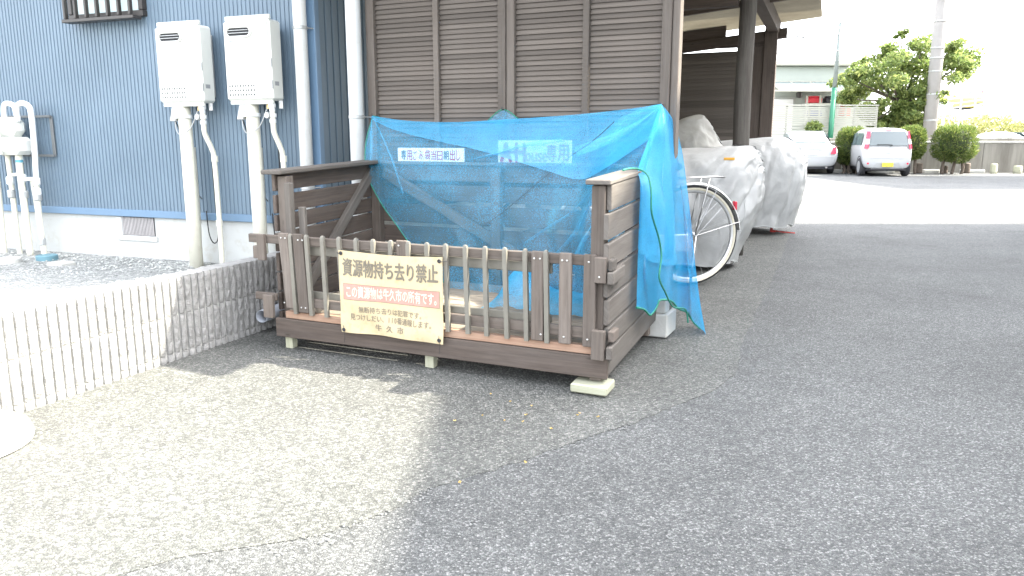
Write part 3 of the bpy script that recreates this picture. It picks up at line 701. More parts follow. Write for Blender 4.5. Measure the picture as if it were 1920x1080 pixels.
for i, a in enumerate([.149, .242, .334, .426, .52, .611, .703, .793, .887, .978, 1.073, 1.165, 1.255, 1.346, 1.437]):
    # thin metal stake with a softly pointed head, its side turned a little
    mb = MB(); lean = .012 if i < 2 else .003 + .008 * random.random(); w = .0095; tw = random.uniform(.25, .5)
    ring = lambda z, k: [BF(a + (.57 - z) / .37 * lean + dx * k, -.0345 + dy * k, z) for dx, dy in ((-w, -.008), (w, -.010 + .008 * tw), (w, .010), (-w, .010))]
    zz = [(.190, 1), (.548, 1), (.560, .95), (.568, .7), (.571, .25)]
    base = len(mb.v)
    for (z, k) in zz: mb.v += ring(z, k)
    for r_ in range(len(zz) - 1):
        for k in range(4): mb.face((r_ * 4 + k, r_ * 4 + (k + 1) % 4, (r_ + 1) * 4 + (k + 1) % 4, (r_ + 1) * 4 + k))
    mb.face((3, 2, 1, 0)); mb.face(tuple(4 * (len(zz) - 1) + k for k in range(4)))
    mb.build('stake', M['stake'], gate)
# latch blocks left and right of the gate
piece('latch_block', 'wood', -.052, -.006, -.044, -.0225, .435, .56)
piece('latch_block', 'wood', -.09, -.05, -.03, -.004, .44, .50)
piece('latch_block', 'wood', -.035, .024, -.044, -.0225, .155, .268)
piece('latch_block', 'wood', A1 - .052, A1 - .004, -.048, -.016, .455, .556)
piece('latch_block', 'wood_grey', A1 + .0005, A1 + .026, -.045, .14, .452, .50)
piece('latch_block', 'wood_grey', A1 + .0005, A1 + .020, -.035, .03, .503, .545)
piece('latch_block', 'wood', A1 - .056, A1 - .002, -.058, -.034, .148, .268)
piece('latch_block', 'wood_grey', A1 + .005, A1 + .03, -.055, .06, .155, .205)
piece('latch_block', 'wood', A1 + .004, A1 + .03, -.03, .05, .22, .262)
# feet
piece('foot', 'wood_pale', .055, .098, .0, .04, .0, .064); piece('foot', 'wood_pale', .845, .890, .0, .04, .0, .064)
piece('foot', 'wood', A1 - .075, A1 - .025, -.01, .04, .048, .075); piece('foot', 'wood', A1 - .07, A1 - .02, D1 - .09, D1 - .045, .0, .07)
piece('foot', 'wood', .03, .075, D1 - .09, D1 - .045, .0, .07)
scr = MB(); lathe(scr, (0, 0, 0), [(.004, 0), (.0042, .0015), (.002, .003)], 8, (0, 0, 1)); so = scr.build('screw', M['steel']); sme = so.data; bpy.data.objects.remove(so)
for (a, z) in [(.10, .55), (.125, .55), (.10, .24), (.20, .545), (.225, .545), (.20, .225), (.225, .225), (1.39, .535), (1.415, .535), (1.42, .225), (1.51, .535), (1.53, .535), (1.52, .225), (1.62, .535), (1.62, .225), (.75, .55), (1.665, .48), (1.66, .17)]:
    o = place('screw', sme, BF(a, -.0432 if a < 1.66 else -.0485, z), bin_, (R(90), 0, math.atan2(UU.y, UU.x)))
# pale block under the near right leg
bp = BF(A1 - .05, .0, 0); mb = MB(); box(mb, Frame((bp.x, bp.y, 0), UU, VV), -.085, .068, -.075, .055, .009, .046, .006)
tag(mb.build('support_block', M['wood_pale']), 'pale timber block under the near right leg of the enclosure', 'block')

# ================================================================== banner on the gate
ban = thing('banner', 'yellow cloth warning banner with black and red Japanese lettering tied to the gate', 'banner', BF(.70, -.05, .14))
BA0, BA1, BZ0, BZ1 = .437, .972, .136, .515
def bpos(u, v, lift=0.0):
    a = BA0 + (BA1 - BA0) * u; c = BZ0 + (BZ1 - BZ0) * v
    sag = -.008 * math.sin(math.pi * u) * (1 if v > .5 else -.6) * abs(v - .5) * 2
    b = -.055 - .003 * math.sin(u * 9 + v * 2) * (1 - .5 * v) - .006 * hnoise(u * 2.3, v * 2.0, 4) - .012 * math.exp(-((u - .72) ** 2 + (v - .07) ** 2) / .02) - .004 * math.sin((u + v) * 14) * (1 - v) ** 2
    return BF(a, b - lift, c + sag)
mb = MB(); rows = [[bpos(i / 60, j / 44) for i in range(61)] for j in range(45)]; grid(mb, rows)
n0 = len(mb.v); rows = [[bpos(i / 60, j / 44, -.0015) for i in range(61)] for j in range(45)]; grid(mb, rows)
cl = mb.build('cloth', M['yellow'], ban, True)
mb = MB(); rows = [[bpos(.042 + .93 * i / 60, .415 + .19 * j / 12 + 0.0, .0012) for i in range(61)] for j in range(13)]; grid(mb, rows); mb.build('red_band', M['pink'], ban, True)
mb = MB()
for (u0, v0, u1, v1) in ((.04, .412, .974, .418), (.04, .603, .974, .609), (.04, .412, .045, .609), (.969, .412, .974, .609)):
    grid(mb, [[bpos(u0 + (u1 - u0) * i / 40, v0 + (v1 - v0) * j, .0018) for i in range(41)] for j in range(2)])
mb.build('band_border', M['ink_soft'], ban)
def text_mesh(s):
    c = bpy.data.curves.new('lettering', 'FONT'); c.body = s; c.size = 1.0; c.resolution_u = 3
    o = bpy.data.objects.new('lettering', c); COL.objects.link(o)
    dg = bpy.context.evaluated_depsgraph_get(); me = bpy.data.meshes.new_from_object(o.evaluated_get(dg))
    V_ = [v.co.copy() for v in me.vertices]; F_ = [tuple(p.vertices) for p in me.polygons]
    bpy.data.objects.remove(o); bpy.data.curves.remove(c)
    return V_, F_
WIDE = lambda ch: 1.0 if ord(ch) > 0x2000 else .60
def lettering(s, fn, u0, u1, v0, v1, m, par, bold=0.0, lift=.0022):
    """one object per character, spread over u0..u1; bold thickens the strokes by laying copies side by side"""
    adv = [WIDE(ch) for ch in s]; tot = sum(adv); x = 0.0; last = None
    for ch, ad in zip(s, adv):
        if ch not in ' \u3000':
            V_, F_ = text_mesh(ch); mb = MB()
            if len(s) == 1:
                x0 = min(v.x for v in V_); x1 = max(v.x for v in V_); y0 = min(v.y for v in V_); y1 = max(v.y for v in V_)
                q = [((v.x - x0) / (x1 - x0), (v.y - y0) / (y1 - y0)) for v in V_]
            elif ad == 1.0: q = [((x + v.x) / tot, (v.y + .14) / 1.02) for v in V_]
            else:
                x0 = min(v.x for v in V_); x1 = max(v.x for v in V_); q = [((x + ad / 2 + (v.x - (x0 + x1) / 2) * .9) / tot, (v.y + .10) / .95) for v in V_]
            bx = bold / tot; by = bold * .8
            for k, (ox, oy) in enumerate(((0, 0), (bx, 0), (-bx, 0), (0, by), (0, -by)) if bold else ((0, 0),)):
                mb.add([fn(u0 + (u1 - u0) * (a_ + ox), v0 + (v1 - v0) * (b_ + oy), lift + .00012 * k) for a_, b_ in q], F_)
            last = mb.build('lettering', m, par); last['kind'] = 'stuff' if len(mb.f) < 0 else ''
            del last['kind']
        x += ad
    return last
lettering('資源物持ち去り禁止', bpos, .035, .965, .690, .920, M['ink'], ban, .030)
lettering('この資源物は牛久市の所有です。', bpos, .065, .985, .435, .590, M['white_ink'], ban, .030)
lettering('無断持ち去りは犯罪です。', bpos, .190, .84, .260, .345, M['ink_soft'], ban, .008)
lettering('見つけしだい、110番通報します。', bpos, .100, .93, .160, .250, M['ink_soft'], ban, .008)
lettering('牛 久 市', bpos, .345, .635, .050, .140, M['ink_soft'], ban, .014)
for (u, v) in ((.025, .965), (.972, .955), (.03, .035), (.966, .045)):
    p = bpos(u, v, .003); mb = MB(); lathe(mb, p, [(.0085, -.002), (.009, 0), (.007, .002), (.004, .0005)], 16, -NB); e_ = mb.build('eyelet', M['dark'], ban)
    mb = MB(); q = p + UU * (.03 if u > .5 else -.03) + NB * .015
    if v > .5: tube(mb, curve([p, p + UU * (.012 if u > .5 else -.012) - NB * .006, q], 4), .0016, 5)
    else: tube(mb, curve([p + Vector((0, 0, .02)), p, p + Vector((.004, 0, -.03)), p + Vector((.001, 0, -.06))], 4), .0010, 5)
    mb.build('tie', M['black'], ban)

# ================================================================== louvred screen on the near side of the cycle shelter
LF = Frame(BF.O + VV * 1.03, UU, NB)
scr_t = thing('louvred_screen', 'brown timber louvred screen standing behind the waste enclosure', 'screen', LF(.8, 0, 0))
ZL0, ZL1 = .80, 2.30
for (a0, a1, b) in ((-.072, -.024, -.01), (.364, .398, -.004), (.770, .8155, -.014), (.8170, .864, -.006), (1.246, 1.280, -.004), (1.656, 1.703, -.01)):
    piece('stile', 'louver', a0, a1, b, .05, ZL0, ZL1, scr_t, P=LF)
piece('post', 'louver', 1.7045, 1.742, .005, .07, .0, ZL1, scr_t, P=LF)
piece('post', 'louver', -.085, -.0735, .0, .05, .0, ZL1, scr_t, P=LF)
piece('rail', 'louver', -.07, 1.703, .012, .048, ZL0 - .06, ZL0 - .001, scr_t, P=LF)
piece('rail', 'louver', -.07, 1.703, .012, .048, ZL1 + .001, ZL1 + .08, scr_t, P=LF)
pitch = .0265
for (a0, a1) in ((-.022, .362), (.400, .768), (.866, 1.244), (1.282, 1.654)):
    mb = MB(); w = a1 - a0; h = .0285; lean = .011; t = .008
    prof = [(0, 0), (t, 0.001), (t + lean, h), (lean, h - .0005)]
    ru = random.uniform(0, 30)
    vs_ = []
    for x in (0, w): vs_ += [UU * x + NB * b_ + Vector((0, 0, c_)) for b_, c_ in prof]
    fs = [(0, 4, 7, 3), (1, 2, 6, 5), (0, 1, 5, 4), (3, 7, 6, 2), (0, 3, 2, 1), (4, 5, 6, 7)]
    uv_ = [[(ru, 0), (ru + w, 0), (ru + w, h), (ru, h)]] * 4 + [[(ru, 0), (ru, h), (ru + .01, h), (ru + .01, 0)]] * 2
    mb.add(vs_, fs, uv_); o = mb.build('slat', M['louver']); sm = o.data; bpy.data.objects.remove(o)
    z = ZL0 + .004; k = 0
    while z < ZL1 - .03:
        place('slat', sm, LF(a0, .014, z), scr_t, (0, random.uniform(-.0008, .0008), 0)); z += pitch; k += 1
# concrete pier of its right post
pp = LF(1.66, .0, 0); mb = MB(); box(mb, Frame((pp.x, pp.y, 0), UU, NB), -.07, .10, -.10, .10, .009, .13, .006); box(mb, Frame((pp.x, pp.y, 0), UU, NB), -.02, .085, -.085, .0035, .1305, .40, .006)
tag(mb.build('concrete_pier', M['pale_concrete']), 'pale concrete pier behind the right end of the enclosure, half veiled by net', 'pier')
# two hand-lettered boards standing on the back rail
def signboard(a0, a1, z0, z1, label, b=.915):
    t = thing('sign_board', label, 'sign', BF(a0, b, z0)); mb = MB(); box(mb, BF, a0, a1, b, b + .006, z0, z1, .002); mb.build('board', M['board'], t); return t
S1 = signboard(.182, .610, .852, .927, 'narrow white board with red hand lettering on the back rail, left of two'); f1 = lambda u, v, l: BF(.182 + .428 * u, .915 - l, .852 + .075 * v)
txt = '専用ごみ袋当日朝出し'; 
for i, ch in enumerate(txt):
    m_ = M['red_ink'] if i in (1, 4, 5, 6, 8) else M['black_ink'] if i in (0, 7) else M['red_ink']
    u = .05 + i * .092; lettering(ch, f1, u + random.uniform(0, .006), u + .08 - (.02 if ch in 'ごみし' else 0), .08 + random.uniform(0, .06), .88 - random.uniform(0, .10), m_, S1, .030, .001)
S2 = signboard(.812, 1.232, .852, .968, 'white board with hand lettering behind the net, right of two', .918); f2 = lambda u, v, l: BF(.812 + .42 * u, .918 - l, .852 + .116 * v)
for (ch, u0, u1, v0, v1, b_) in (('A', .04, .19, .04, .88, .05), ('-', .18, .24, .42, .52, .05), ('H', .25, .38, .04, .88, .05), ('o', .39, .455, .06, .45, .02), ('u', .47, .54, .06, .45, .02), ('s', .55, .605, .06, .45, .02), ('e', .615, .67, .06, .45, .02), ('専', .67, .80, .08, .80, .02), ('用', .82, .96, .10, .80, .02)):
    lettering(ch, f2, u0, u1, v0, v1, M['red_ink'], S2, b_, .001)

# ================================================================== blue net hung over the enclosure
net = thing('blue_net', 'blue mesh net with green border rope draped over the waste enclosure', 'net', BF(1.0, .7, .2))
def fold(P_, i, j, amp): return P_
def sheet(cols, name, m, amp=.006, seed=0, nu=10, nv=9, pleat=None):
    cc = [curve(c, nv) for c in cols]; nr = len(cc[0]); rows = []
    for r_ in range(nr):
        rows.append(curve([c[r_] for c in cc], nu))
    nc = len(rows[0]); out = []
    for r_, row in enumerate(rows):
        v = r_ / (nr - 1); o_ = []
        for k, p in enumerate(row):
            u = k / (nc - 1)
            d = amp * (hnoise(u * 9 + seed, v * 3.2, seed) + .6 * hnoise(u * 22 + seed, v * 5.0, seed + 3))
            if pleat: d += pleat(u, v)
            o_.append(p - NB * d * (1 if 0 < r_ else 0))
        out.append(o_)
    mb = MB(); grid(mb, out); o = mb.build(name, m, net, True); return o, out
ins = [[(700, 217, .97), (686, 265, .90), (687, 320, .84), (712, 375, .81), (745, 425, .79), (792, 490, .76), (860, 556, .70)],
       [(760, 226, .97), (768, 270, .89), (776, 330, .83), (800, 395, .80), (830, 445, .78), (868, 500, .75), (905, 560, .69)],
       [(850, 229, .97), (858, 275, .89), (868, 338, .82), (885, 400, .79), (905, 460, .77), (928, 515, .73), (950, 566, .68)],
       [(943, 224, .97), (950, 275, .89), (960, 338, .82), (972, 400, .78), (988, 460, .75), (1003, 518, .71), (1015, 570, .66)],
       [(1040, 218, .97), (1040, 268, .89), (1040, 330, .81), (1038, 398, .77), (1042, 460, .74), (1055, 520, .70), (1062, 575, .64)],
       [(1130, 210, .97), (1118, 258, .88), (1098, 318, .79), (1082, 385, .73), (1080, 450, .70), (1092, 520, .66), (1105, 580, .60)],
       [(1195, 202, .97), (1182, 240, .89), (1156, 285, .78), (1128, 335, .66), (1108, 400, .60), (1105, 480, .58), (1118, 585, .56)],
       [(1240, 195, .97), (1230, 218, .93), (1218, 242, .88), (1206, 266, .82), (1196, 285, .76), (1188, 302, .70), (1178, 314, .62)]]
cols = [[onb(*q) for q in c] for c in ins]
Cpk = onb(1240, 195, .97)
je = curve([Cpk, ona(1229, 232, 1.70), ona(1217, 275, 1.69), ona(1206, 316, 1.705)], 10)
cols[-1] = [je[i * 5] + UU * .012 for i in range(7)]; cols[-1][0] = Cpk
_, g1_ = sheet(cols, 'inner_sheet', M['net'], .008, 1.0, 9, 8, lambda u, v: .010 * math.sin(u * 34) * max(0, u - .45) * (1 - v * .5) + .004 * math.sin(u * 50 + v * 6) * v)
# doubled upper layer hanging a little in front, lower edge sweeping down to the right
nrow, ncol = len(g1_), len(g1_[0]); fl = []
for r_ in range(26):
    row = []
    for k in range(ncol):
        u = k / (ncol - 1); vmax = .02 + .50 * u + .012 * math.sin(u * 13); x = r_ / 25 * vmax * (nrow - 1); i0 = int(x); f = x - i0
        p = g1_[i0][k].lerp(g1_[min(i0 + 1, nrow - 1)][k], f)
        row.append(p - NB * (.012 + .012 * (r_ / 25)) * (0.3 + .7 * min(1, r_ / 4)))
    fl.append(row)
mb = MB(); grid(mb, fl); mb.build('folded_layer', M['net2'], net, True)
# creases where the mesh gathers on itself: narrow gathered strips a hand's breadth long to arm's length
def crease(pts, w0, w1, m='net'):
    c_ = curve([onb(*q) for q in pts], 8); n_ = len(c_); L_, R_ = [], []
    for i, p in enumerate(c_):
        t_ = (c_[min(i + 1, n_ - 1)] - c_[max(i - 1, 0)]).normalized(); sd_ = t_.cross(NB).normalized(); w = (w0 + (w1 - w0) * i / (n_ - 1)) * (.25 + .75 * math.sin(math.pi * min(1, .12 + .88 * (1 - i / (n_ - 1)) * 1.0)) ** .5)
        L_.append([p - sd_ * w, p - NB * .012 - sd_ * w * .2, p - NB * .004 + sd_ * w])
    mb = MB(); grid(mb, L_); mb.build('gathered_fold', M[m], net, True)
crease([(702, 222, .93), (722, 265, .87), (740, 310, .82), (757, 365, .79)], .004, .007)
crease([(698, 224, .93), (697, 270, .87), (696, 330, .82)], .004, .012)
crease([(1238, 200, .90), (1205, 240, .83), (1170, 285, .76), (1140, 315, .70)], .003, .014)
crease([(1236, 202, .90), (1190, 235, .84), (1140, 262, .80), (1080, 285, .78)], .004, .030)
crease([(1132, 335, .62), (1105, 385, .62), (1075, 440, .64), (1040, 480, .66)], .006, .010)
crease([(1132, 350, .60), (1118, 410, .58), (1090, 460, .58), (1070, 510, .58)], .004, .016)
crease([(1120, 345, .66), (1075, 395, .70), (1030, 425, .72), (985, 455, .73)], .005, .006)
crease([(880, 300, .84), (930, 288, .85), (985, 272, .86), (1060, 262, .86)], .004, .012)
# small peak held by the middle hook
mb = MB(); pk = [onb(915, 226, .985), onb(943, 205, 1.0), onb(972, 223, .985), onb(943, 240, .975)]
mb.add(pk, [(0, 1, 3), (1, 2, 3)]); mb.build('middle_peak', M['net'], net)
# bunched end lying on the floor
rows = []
for i in range(14):
    row = []
    for j in range(30):
        u = j / 29; v = i / 13
        a = .96 + .58 * u; b = .36 + .42 * v + .03 * math.sin(u * 7)
        hgt = .012 + .11 * math.exp(-((u - .22) ** 2) / .02) * math.sin(math.pi * min(1, v * 1.1)) + .05 * math.sin(math.pi * v) + .014 * hnoise(u * 14, v * 8)
        row.append(BF(a, b, .197 + max(.002, hgt * min(1, u * 8) * min(1, (1 - u) * 8))))
    rows.append(row)
mb = MB(); grid(mb, rows); mb.build('bunched_end', M['net2'], net, True)
# outer sheet falling over the right side
Cpk = onb(1240, 195, .97)
outs = [[Cpk, ona(1226, 232, 1.69), ona(1212, 275, 1.68), ona(1199, 316, 1.69), ona(1203, 345, 1.722), ona(1200, 425, 1.722), ona(1198, 500, 1.725), ona(1196, 574, 1.73)],
        [Cpk, ona(1236, 235, 1.70), ona(1230, 280, 1.70), ona(1222, 325, 1.71), ona(1222, 370, 1.735), ona(1218, 440, 1.74), ona(1214, 515, 1.75), ona(1222, 588, 1.75)],
        [Cpk, ona(1244, 236, 1.71), ona(1243, 285, 1.72), ona(1240, 335, 1.73), ona(1243, 385, 1.75), ona(1247, 450, 1.765), ona(1244, 520, 1.77), ona(1240, 560, 1.77)],
        [Cpk, ona(1251, 233, 1.715), ona(1256, 285, 1.73), ona(1258, 340, 1.75), ona(1262, 395, 1.77), ona(1265, 455, 1.785), ona(1270, 520, 1.80), ona(1272, 575, 1.80)],
        [Cpk, ona(1258, 228, 1.72), ona(1268, 282, 1.74), ona(1275, 340, 1.765), ona(1283, 400, 1.79), ona(1287, 465, 1.81), ona(1294, 535, 1.825), ona(1298, 598, 1.83)],
        [Cpk, ona(1262, 226, 1.725), ona(1278, 282, 1.75), ona(1287, 345, 1.78), ona(1294, 410, 1.82), ona(1301, 480, 1.86), ona(1312, 560, 1.90), ona(1326, 636, 1.93)]]
_, g2_ = sheet(outs, 'outer_sheet', M['net3'], .012, 5.0, 10, 7, lambda u, v: .022 * math.sin(u * 30 + v * 2) * min(1, v * 2))
mb = MB(); rows = []                                      # a second fold on the outside, nearer the boards
for r_ in range(nrow := len(g2_)):
    row = []
    for k in range(0, len(g2_[0]) * 3 // 5):
        p = g2_[r_][k]; v = r_ / (len(g2_) - 1)
        row.append(p + UU * (.012 * v) + NB * (.01 * math.sin(k * .7)) * v - Vector((0, 0, .02 * v)))
    rows.append(row)
grid(mb, rows[:int(len(rows) * .8)]); mb.build('outer_fold', M['net2'], net, True)
def rope(pts, r=.0042, par=net):
    mb = MB(); pts = [Vector(p) for p in pts]; tube(mb, pts, r, 7); return mb.build('border_rope', M['green_rope'], par, True)
rope([row[0] for row in g1_][::2], .003)
rope(curve([onb(700, 217, .968), onb(712, 222, .965), onb(727, 232, .962)], 4), .003)
rope(curve([onb(915, 226, .984), onb(943, 205, .998), onb(972, 223, .984)], 4), .003)
rope([p + Vector((0, 0, -.002)) for p in g2_[-1]][::2], .0052)
k0 = 8
rope(curve([ona(1168, 319, 1.66), ona(1183, 316, 1.675), ona(1200, 318, 1.70), ona(1215, 330, 1.74), ona(1221, 360, 1.76), ona(1222, 400, 1.765), ona(1235, 445, 1.775), ona(1240, 480, 1.785), ona(1236, 520, 1.79), ona(1246, 545, 1.80), ona(1262, 575, 1.81), ona(1285, 580, 1.83), ona(1290, 605, 1.84)], 5), .0045)
mb = MB(); tube(mb, curve([onb(1152, 228, .90), onb(1110, 265, .85), onb(1060, 300, .82), onb(1000, 350, .79), onb(950, 392, .77), onb(905, 425, .76)], 6), .0016, 5); mb.build('black_cord', M['black'], net)
for (q) in ((700, 217), (943, 205), (1240, 195)):
    p = onb(*q, .985); mb = MB(); tube(mb, curve([p + NB * .05, p - NB * .01, p + Vector((0, 0, .012)) - NB * .012], 4), .0025, 6); mb.build('hook', M['dark'], net)

# ================================================================== cycle shelter behind the screen
QS = LF(1.72, .04, 0); SH = Frame(QS, VV, UU)            # first axis runs back along the drive, second to the right
shel = thing('cycle_shelter', 'open timber cycle shelter with corrugated roof beside the drive', 'shelter', QS)
mb = MB(); pb = SH(3.05, .02, 0)
pts = [(pb.x + hnoise(z, 1) * .012, pb.y, z) for z in [x * .2 for x in range(0, 13)]]
tube(mb, pts, .065, 14, True, [.072 - .004 * (i / 12) + hnoise(i * .7, 5) * .004 for i in range(13)]); mb.build('round_post', M['log'], shel, True)
zb = at(1440, 60, 9.65).z
piece('post', 'wood_dark', 6.13, 6.27, -.085, .06, 0, zb + .05, shel, P=SH)
piece('side_beam', 'wood_dark', .1, 6.5, -.05, .07, zb, zb + .16, shel, P=SH)
zc = at(1520, 27, 9.794).z; zl = at(1270, 65, 10.49).z; sl = (zc - zl) / 1.666
def roofz(o): return zc + (o - .535) * sl
zt_ = at(1320, 17, 6.9).z
mb = MB(); box(mb, Frame(SH(3.0, 0, 0), VV, UU, (0, 0, 1)), -.05, .05, -2.4, -.055, zt_, zt_ + .16, .004); mb.build('cross_beam', M['wood_dark'], shel)
mb = MB(); RF = Frame(SH(6.2, 0, 0), VV, (UU + Vector((0, 0, sl))))
zr = at(1400, 52, 9.8).z - roofz(-.3) - .07
box(mb, RF, -.05, .05, -2.4, -.09, roofz(0) + zr - .12, roofz(0) + zr, .004); mb.build('cross_beam', M['wood_dark'], shel)
mb = MB(); box(mb, RF, .06, .12, -.1, .16, roofz(0) + zr - .10, roofz(0) + zr + .02, .004); mb.build('beam_end', M['wood_dark'], shel)
zf = at(1400, 72, 9.8).z
piece('screen_top_rail', 'wood_dark', 6.17, 6.23, -2.2, -.087, zf - .10, zf, shel, P=SH)
piece('screen_fill', 'wood_dark', 6.18, 6.22, -2.2, -.55, zf + .001, zf + .20, shel, P=SH)
piece('screen_stile', 'wood_dark', 6.165, 6.235, -.26, -.0875, .1, zf - .102, shel, P=SH)
piece('screen_stile', 'wood_dark', 6.165, 6.235, -1.28, -1.12, .1, zf - .102, shel, P=SH)
mb = MB(); w = .85; vs_ = []
for x in (0, w): vs_ += [UU * x + VV * b_ + Vector((0, 0, c_)) for b_, c_ in ((0, 0), (.012, 0), (.026, .05), (.012, .05))]
mb.add(vs_, [(0, 4, 7, 3), (1, 2, 6, 5), (0, 1, 5, 4), (3, 7, 6, 2), (0, 3, 2, 1), (4, 5, 6, 7)]); o = mb.build('slat', M['louver']); fm = o.data; bpy.data.objects.remove(o)
z = .15
while z < zf - .16:
    place('slat', fm, SH(6.18, -1.118, z), shel); z += .0445
# corrugated roof sheet
rows = []
for i in range(2):
    o_ = (.535, -2.5)[i]; row = []
    for k in range(0, 641):
        t_ = -.6 + 7.25 * k / 640; row.append(SH(t_, o_, roofz(o_) + .018 * math.sin(k * math.pi / 4)))
    rows.append(row)
def roof_mat():
    m, nt, b = nodes('roof_sheet'); L = nt.links.new; tc = N(nt, 'ShaderNodeTexCoord')
    n1 = N(nt, 'ShaderNodeTexNoise', Scale=4.0, Detail=5.0); L(tc.outputs['Object'], n1.inputs['Vector'])
    r = ramp(nt, n1.outputs[0], [(.3, (.22, .195, .145)), (.7, (.29, .26, .195))]); L(r.outputs[0], b.inputs['Base Color']); b.inputs['Roughness'].default_value = .6
    tl = N(nt, 'ShaderNodeBsdfTranslucent'); L(r.outputs[0], tl.inputs[0]); mx = N(nt, 'ShaderNodeMixShader'); mx.inputs[0].default_value = .12
    L(b.outputs[0], mx.inputs[1]); L(tl.outputs[0], mx.inputs[2]); L(mx.outputs[0], nt.nodes['Material Output'].inputs[0]); return m
rm = roof_mat()
mb = MB(); grid(mb, rows); mb.build('roof_sheet', rm, shel, True)
for t_ in (.6, 2.0, 4.6):
    mb = MB(); box(mb, Frame(SH(t_, 0, roofz(0) - .03), VV, (UU + Vector((0, 0, sl)))), -.03, .03, -2.4, .45, -.06, .0, .003)
    mb.build('rafter', M['wood_dark'], shel)

# ================================================================== bicycle behind the screen
M['rubber'] = plain('tyre_rubber', (0.03, 0.03, 0.032), 0.8, 0.2, 40)
M['cream_tyre'] = plain('cream_tyre', (0.66, 0.62, 0.50), 0.7, 0.08, 20)
M['chrome'] = plain('bright_steel', (0.45, 0.45, 0.45), 0.3, 0.05, 20, 1.0)
M['alu'] = plain('aluminium', (0.70, 0.71, 0.72), 0.35, 0.06, 20, 0.7)
bd = Vector((math.cos(R(13)), math.sin(R(13)), 0)); bs = Vector((-bd.y, bd.x, 0))
wc = at(1296, 434, 5.30); wr = .345; wc.z = wr + .008
bike = thing('bicycle', 'silver bicycle with rear rack behind the net, rear wheel sticking out', 'bicycle', (wc.x, wc.y, 0.01))
BK = Frame((wc.x, wc.y, .008), -bd, bs)                  # forward is to the left
def wheel(x):
    c = BK(x, 0, wr)
    mb = MB(); K = 48
    def ring(mb, R0, prof):
        rows = [[c + (-bd * math.cos(a) + Vector((0, 0, 1)) * math.sin(a)) * (R0 + pr) + bs * pw for a in [2 * math.pi * k / K for k in range(K + 1)]] for pr, pw in prof]
        grid(mb, rows)
    ring(mb, wr - .017, [(.017 * math.cos(t), .017 * math.sin(t)) for t in [2 * math.pi * k / 10 for k in range(11)]])
    ty = mb.build('tyre', M['rubber'], bike, True)
    mb = MB(); ring(mb, wr - .026, [(.014, .0155), (-.006, .018), (-.012, .0), (-.006, -.018), (.014, -.0155)]); mb.build('sidewall', M['cream_tyre'], ty, True)
    mb = MB(); ring(mb, wr - .043, [(.012, .012), (-.004, .013), (-.010, .0), (-.004, -.013), (.012, -.012)]); mb.build('rim', M['alu'], ty, True)
    mb = MB()
    for k in range(36):
        a = 2 * math.pi * k / 36; s_ = 1 if k % 2 else -1; a2 = a + (.9 if (k // 2) % 2 else -.9)
        p0 = c + (-bd * math.cos(a2) + Vector((0, 0, 1)) * math.sin(a2)) * .022 + bs * .03 * s_
        p1 = c + (-bd * math.cos(a) + Vector((0, 0, 1)) * math.sin(a)) * (wr - .05)
        tube(mb, [p0, p1], .0010, 4, False)
    mb.build('spokes', M['chrome'], ty)
    mb = MB(); lathe(mb, c, [(.012, -.05), (.024, -.034), (.024, -.028), (.014, -.026), (.014, .026), (.024, .028), (.024, .034), (.012, .05)], 12, bs); mb.build('hub', M['alu'], ty)
wheel(0); wheel(1.06)
bikem = plain('bike_paint', (0.55, 0.57, 0.60), 0.3, 0.05, 10, 0.5)
def btube(name, pts, r, m=None, par=None): mb = MB(); tube(mb, [BK(*p) for p in pts], r, 10); return mb.build(name, m or bikem, par or bike, True)
btube('seat_tube', [(.40, 0, .27), (.27, 0, .72)], .017); btube('down_tube', [(.40, 0, .27), (.60, 0, .38), (.86, 0, .70)], .019)
btube('top_tube', [(.345, 0, .46), (.60, 0, .46), (.87, 0, .64)], .016); btube('head_tube', [(.85, 0, .75), (.90, 0, .60)], .021)
for s_ in (-1, 1):
    btube('chain_stay', [(0, .05 * s_, wr), (.38, .04 * s_, .28)], .009); btube('seat_stay', [(0, .055 * s_, wr), (.30, .02 * s_, .62)], .008)
    btube('fork_blade', [(1.06, .05 * s_, wr), (.93, .035 * s_, .56), (.90, .02 * s_, .60)], .011)
btube('stem', [(.85, 0, .75), (.83, 0, .90)], .013, M['chrome']); btube('handlebar', [(.62, -.26, .96), (.80, -.24, .97), (.85, -.10, .92), (.85, .10, .92), (.80, .24, .97), (.62, .26, .96)], .011, M['chrome'])
btube('seat_post', [(.27, 0, .72), (.25, 0, .80)], .013, M['chrome'])
mb = MB(); rows = []
for i in range(9):
    x = i / 8; w = .09 * (1 - x) ** .6 + .018; rows.append([BK(.13 + .25 * x, w * math.cos(t), .815 + .03 * math.sin(t) - .012 * x) for t in [2 * math.pi * k / 12 for k in range(13)]])
grid(mb, rows); mb.build('saddle', M['black'], bike, True)
def fender(x, a0, a1):
    mb = MB(); rows = []; c = BK(x, 0, wr)
    for w, d in ((-.026, -.010), (-.018, .0), (0, .004), (.018, 0), (.026, -.010)):
        rows.append([c + (bd * math.cos(a) + Vector((0, 0, 1)) * math.sin(a)) * (wr + .018 + d) + bs * w for a in [R(a0 + (a1 - a0) * k / 30) for k in range(31)]])
    grid(mb, rows); return mb.build('mudguard', M['alu'], bike, True)
f_ = fender(0, 4, 175); fender(1.06, 40, 165)
for a in (14, 62):
    for s_ in (-1, 1):
        c = BK(0, .05 * s_, wr); e = BK(0, .024 * s_, wr) + (bd * math.cos(R(a)) + Vector((0, 0, 1)) * math.sin(R(a))) * (wr + .012)
        mb = MB(); tube(mb, [c, e], .0025, 6); mb.build('mudguard_stay', M['chrome'], bike)
for y in (-.06, -.03, 0, .03, .06): btube('rack_bar', [(-.20, y, .745), (.20, y, .735)], .004, M['chrome'])
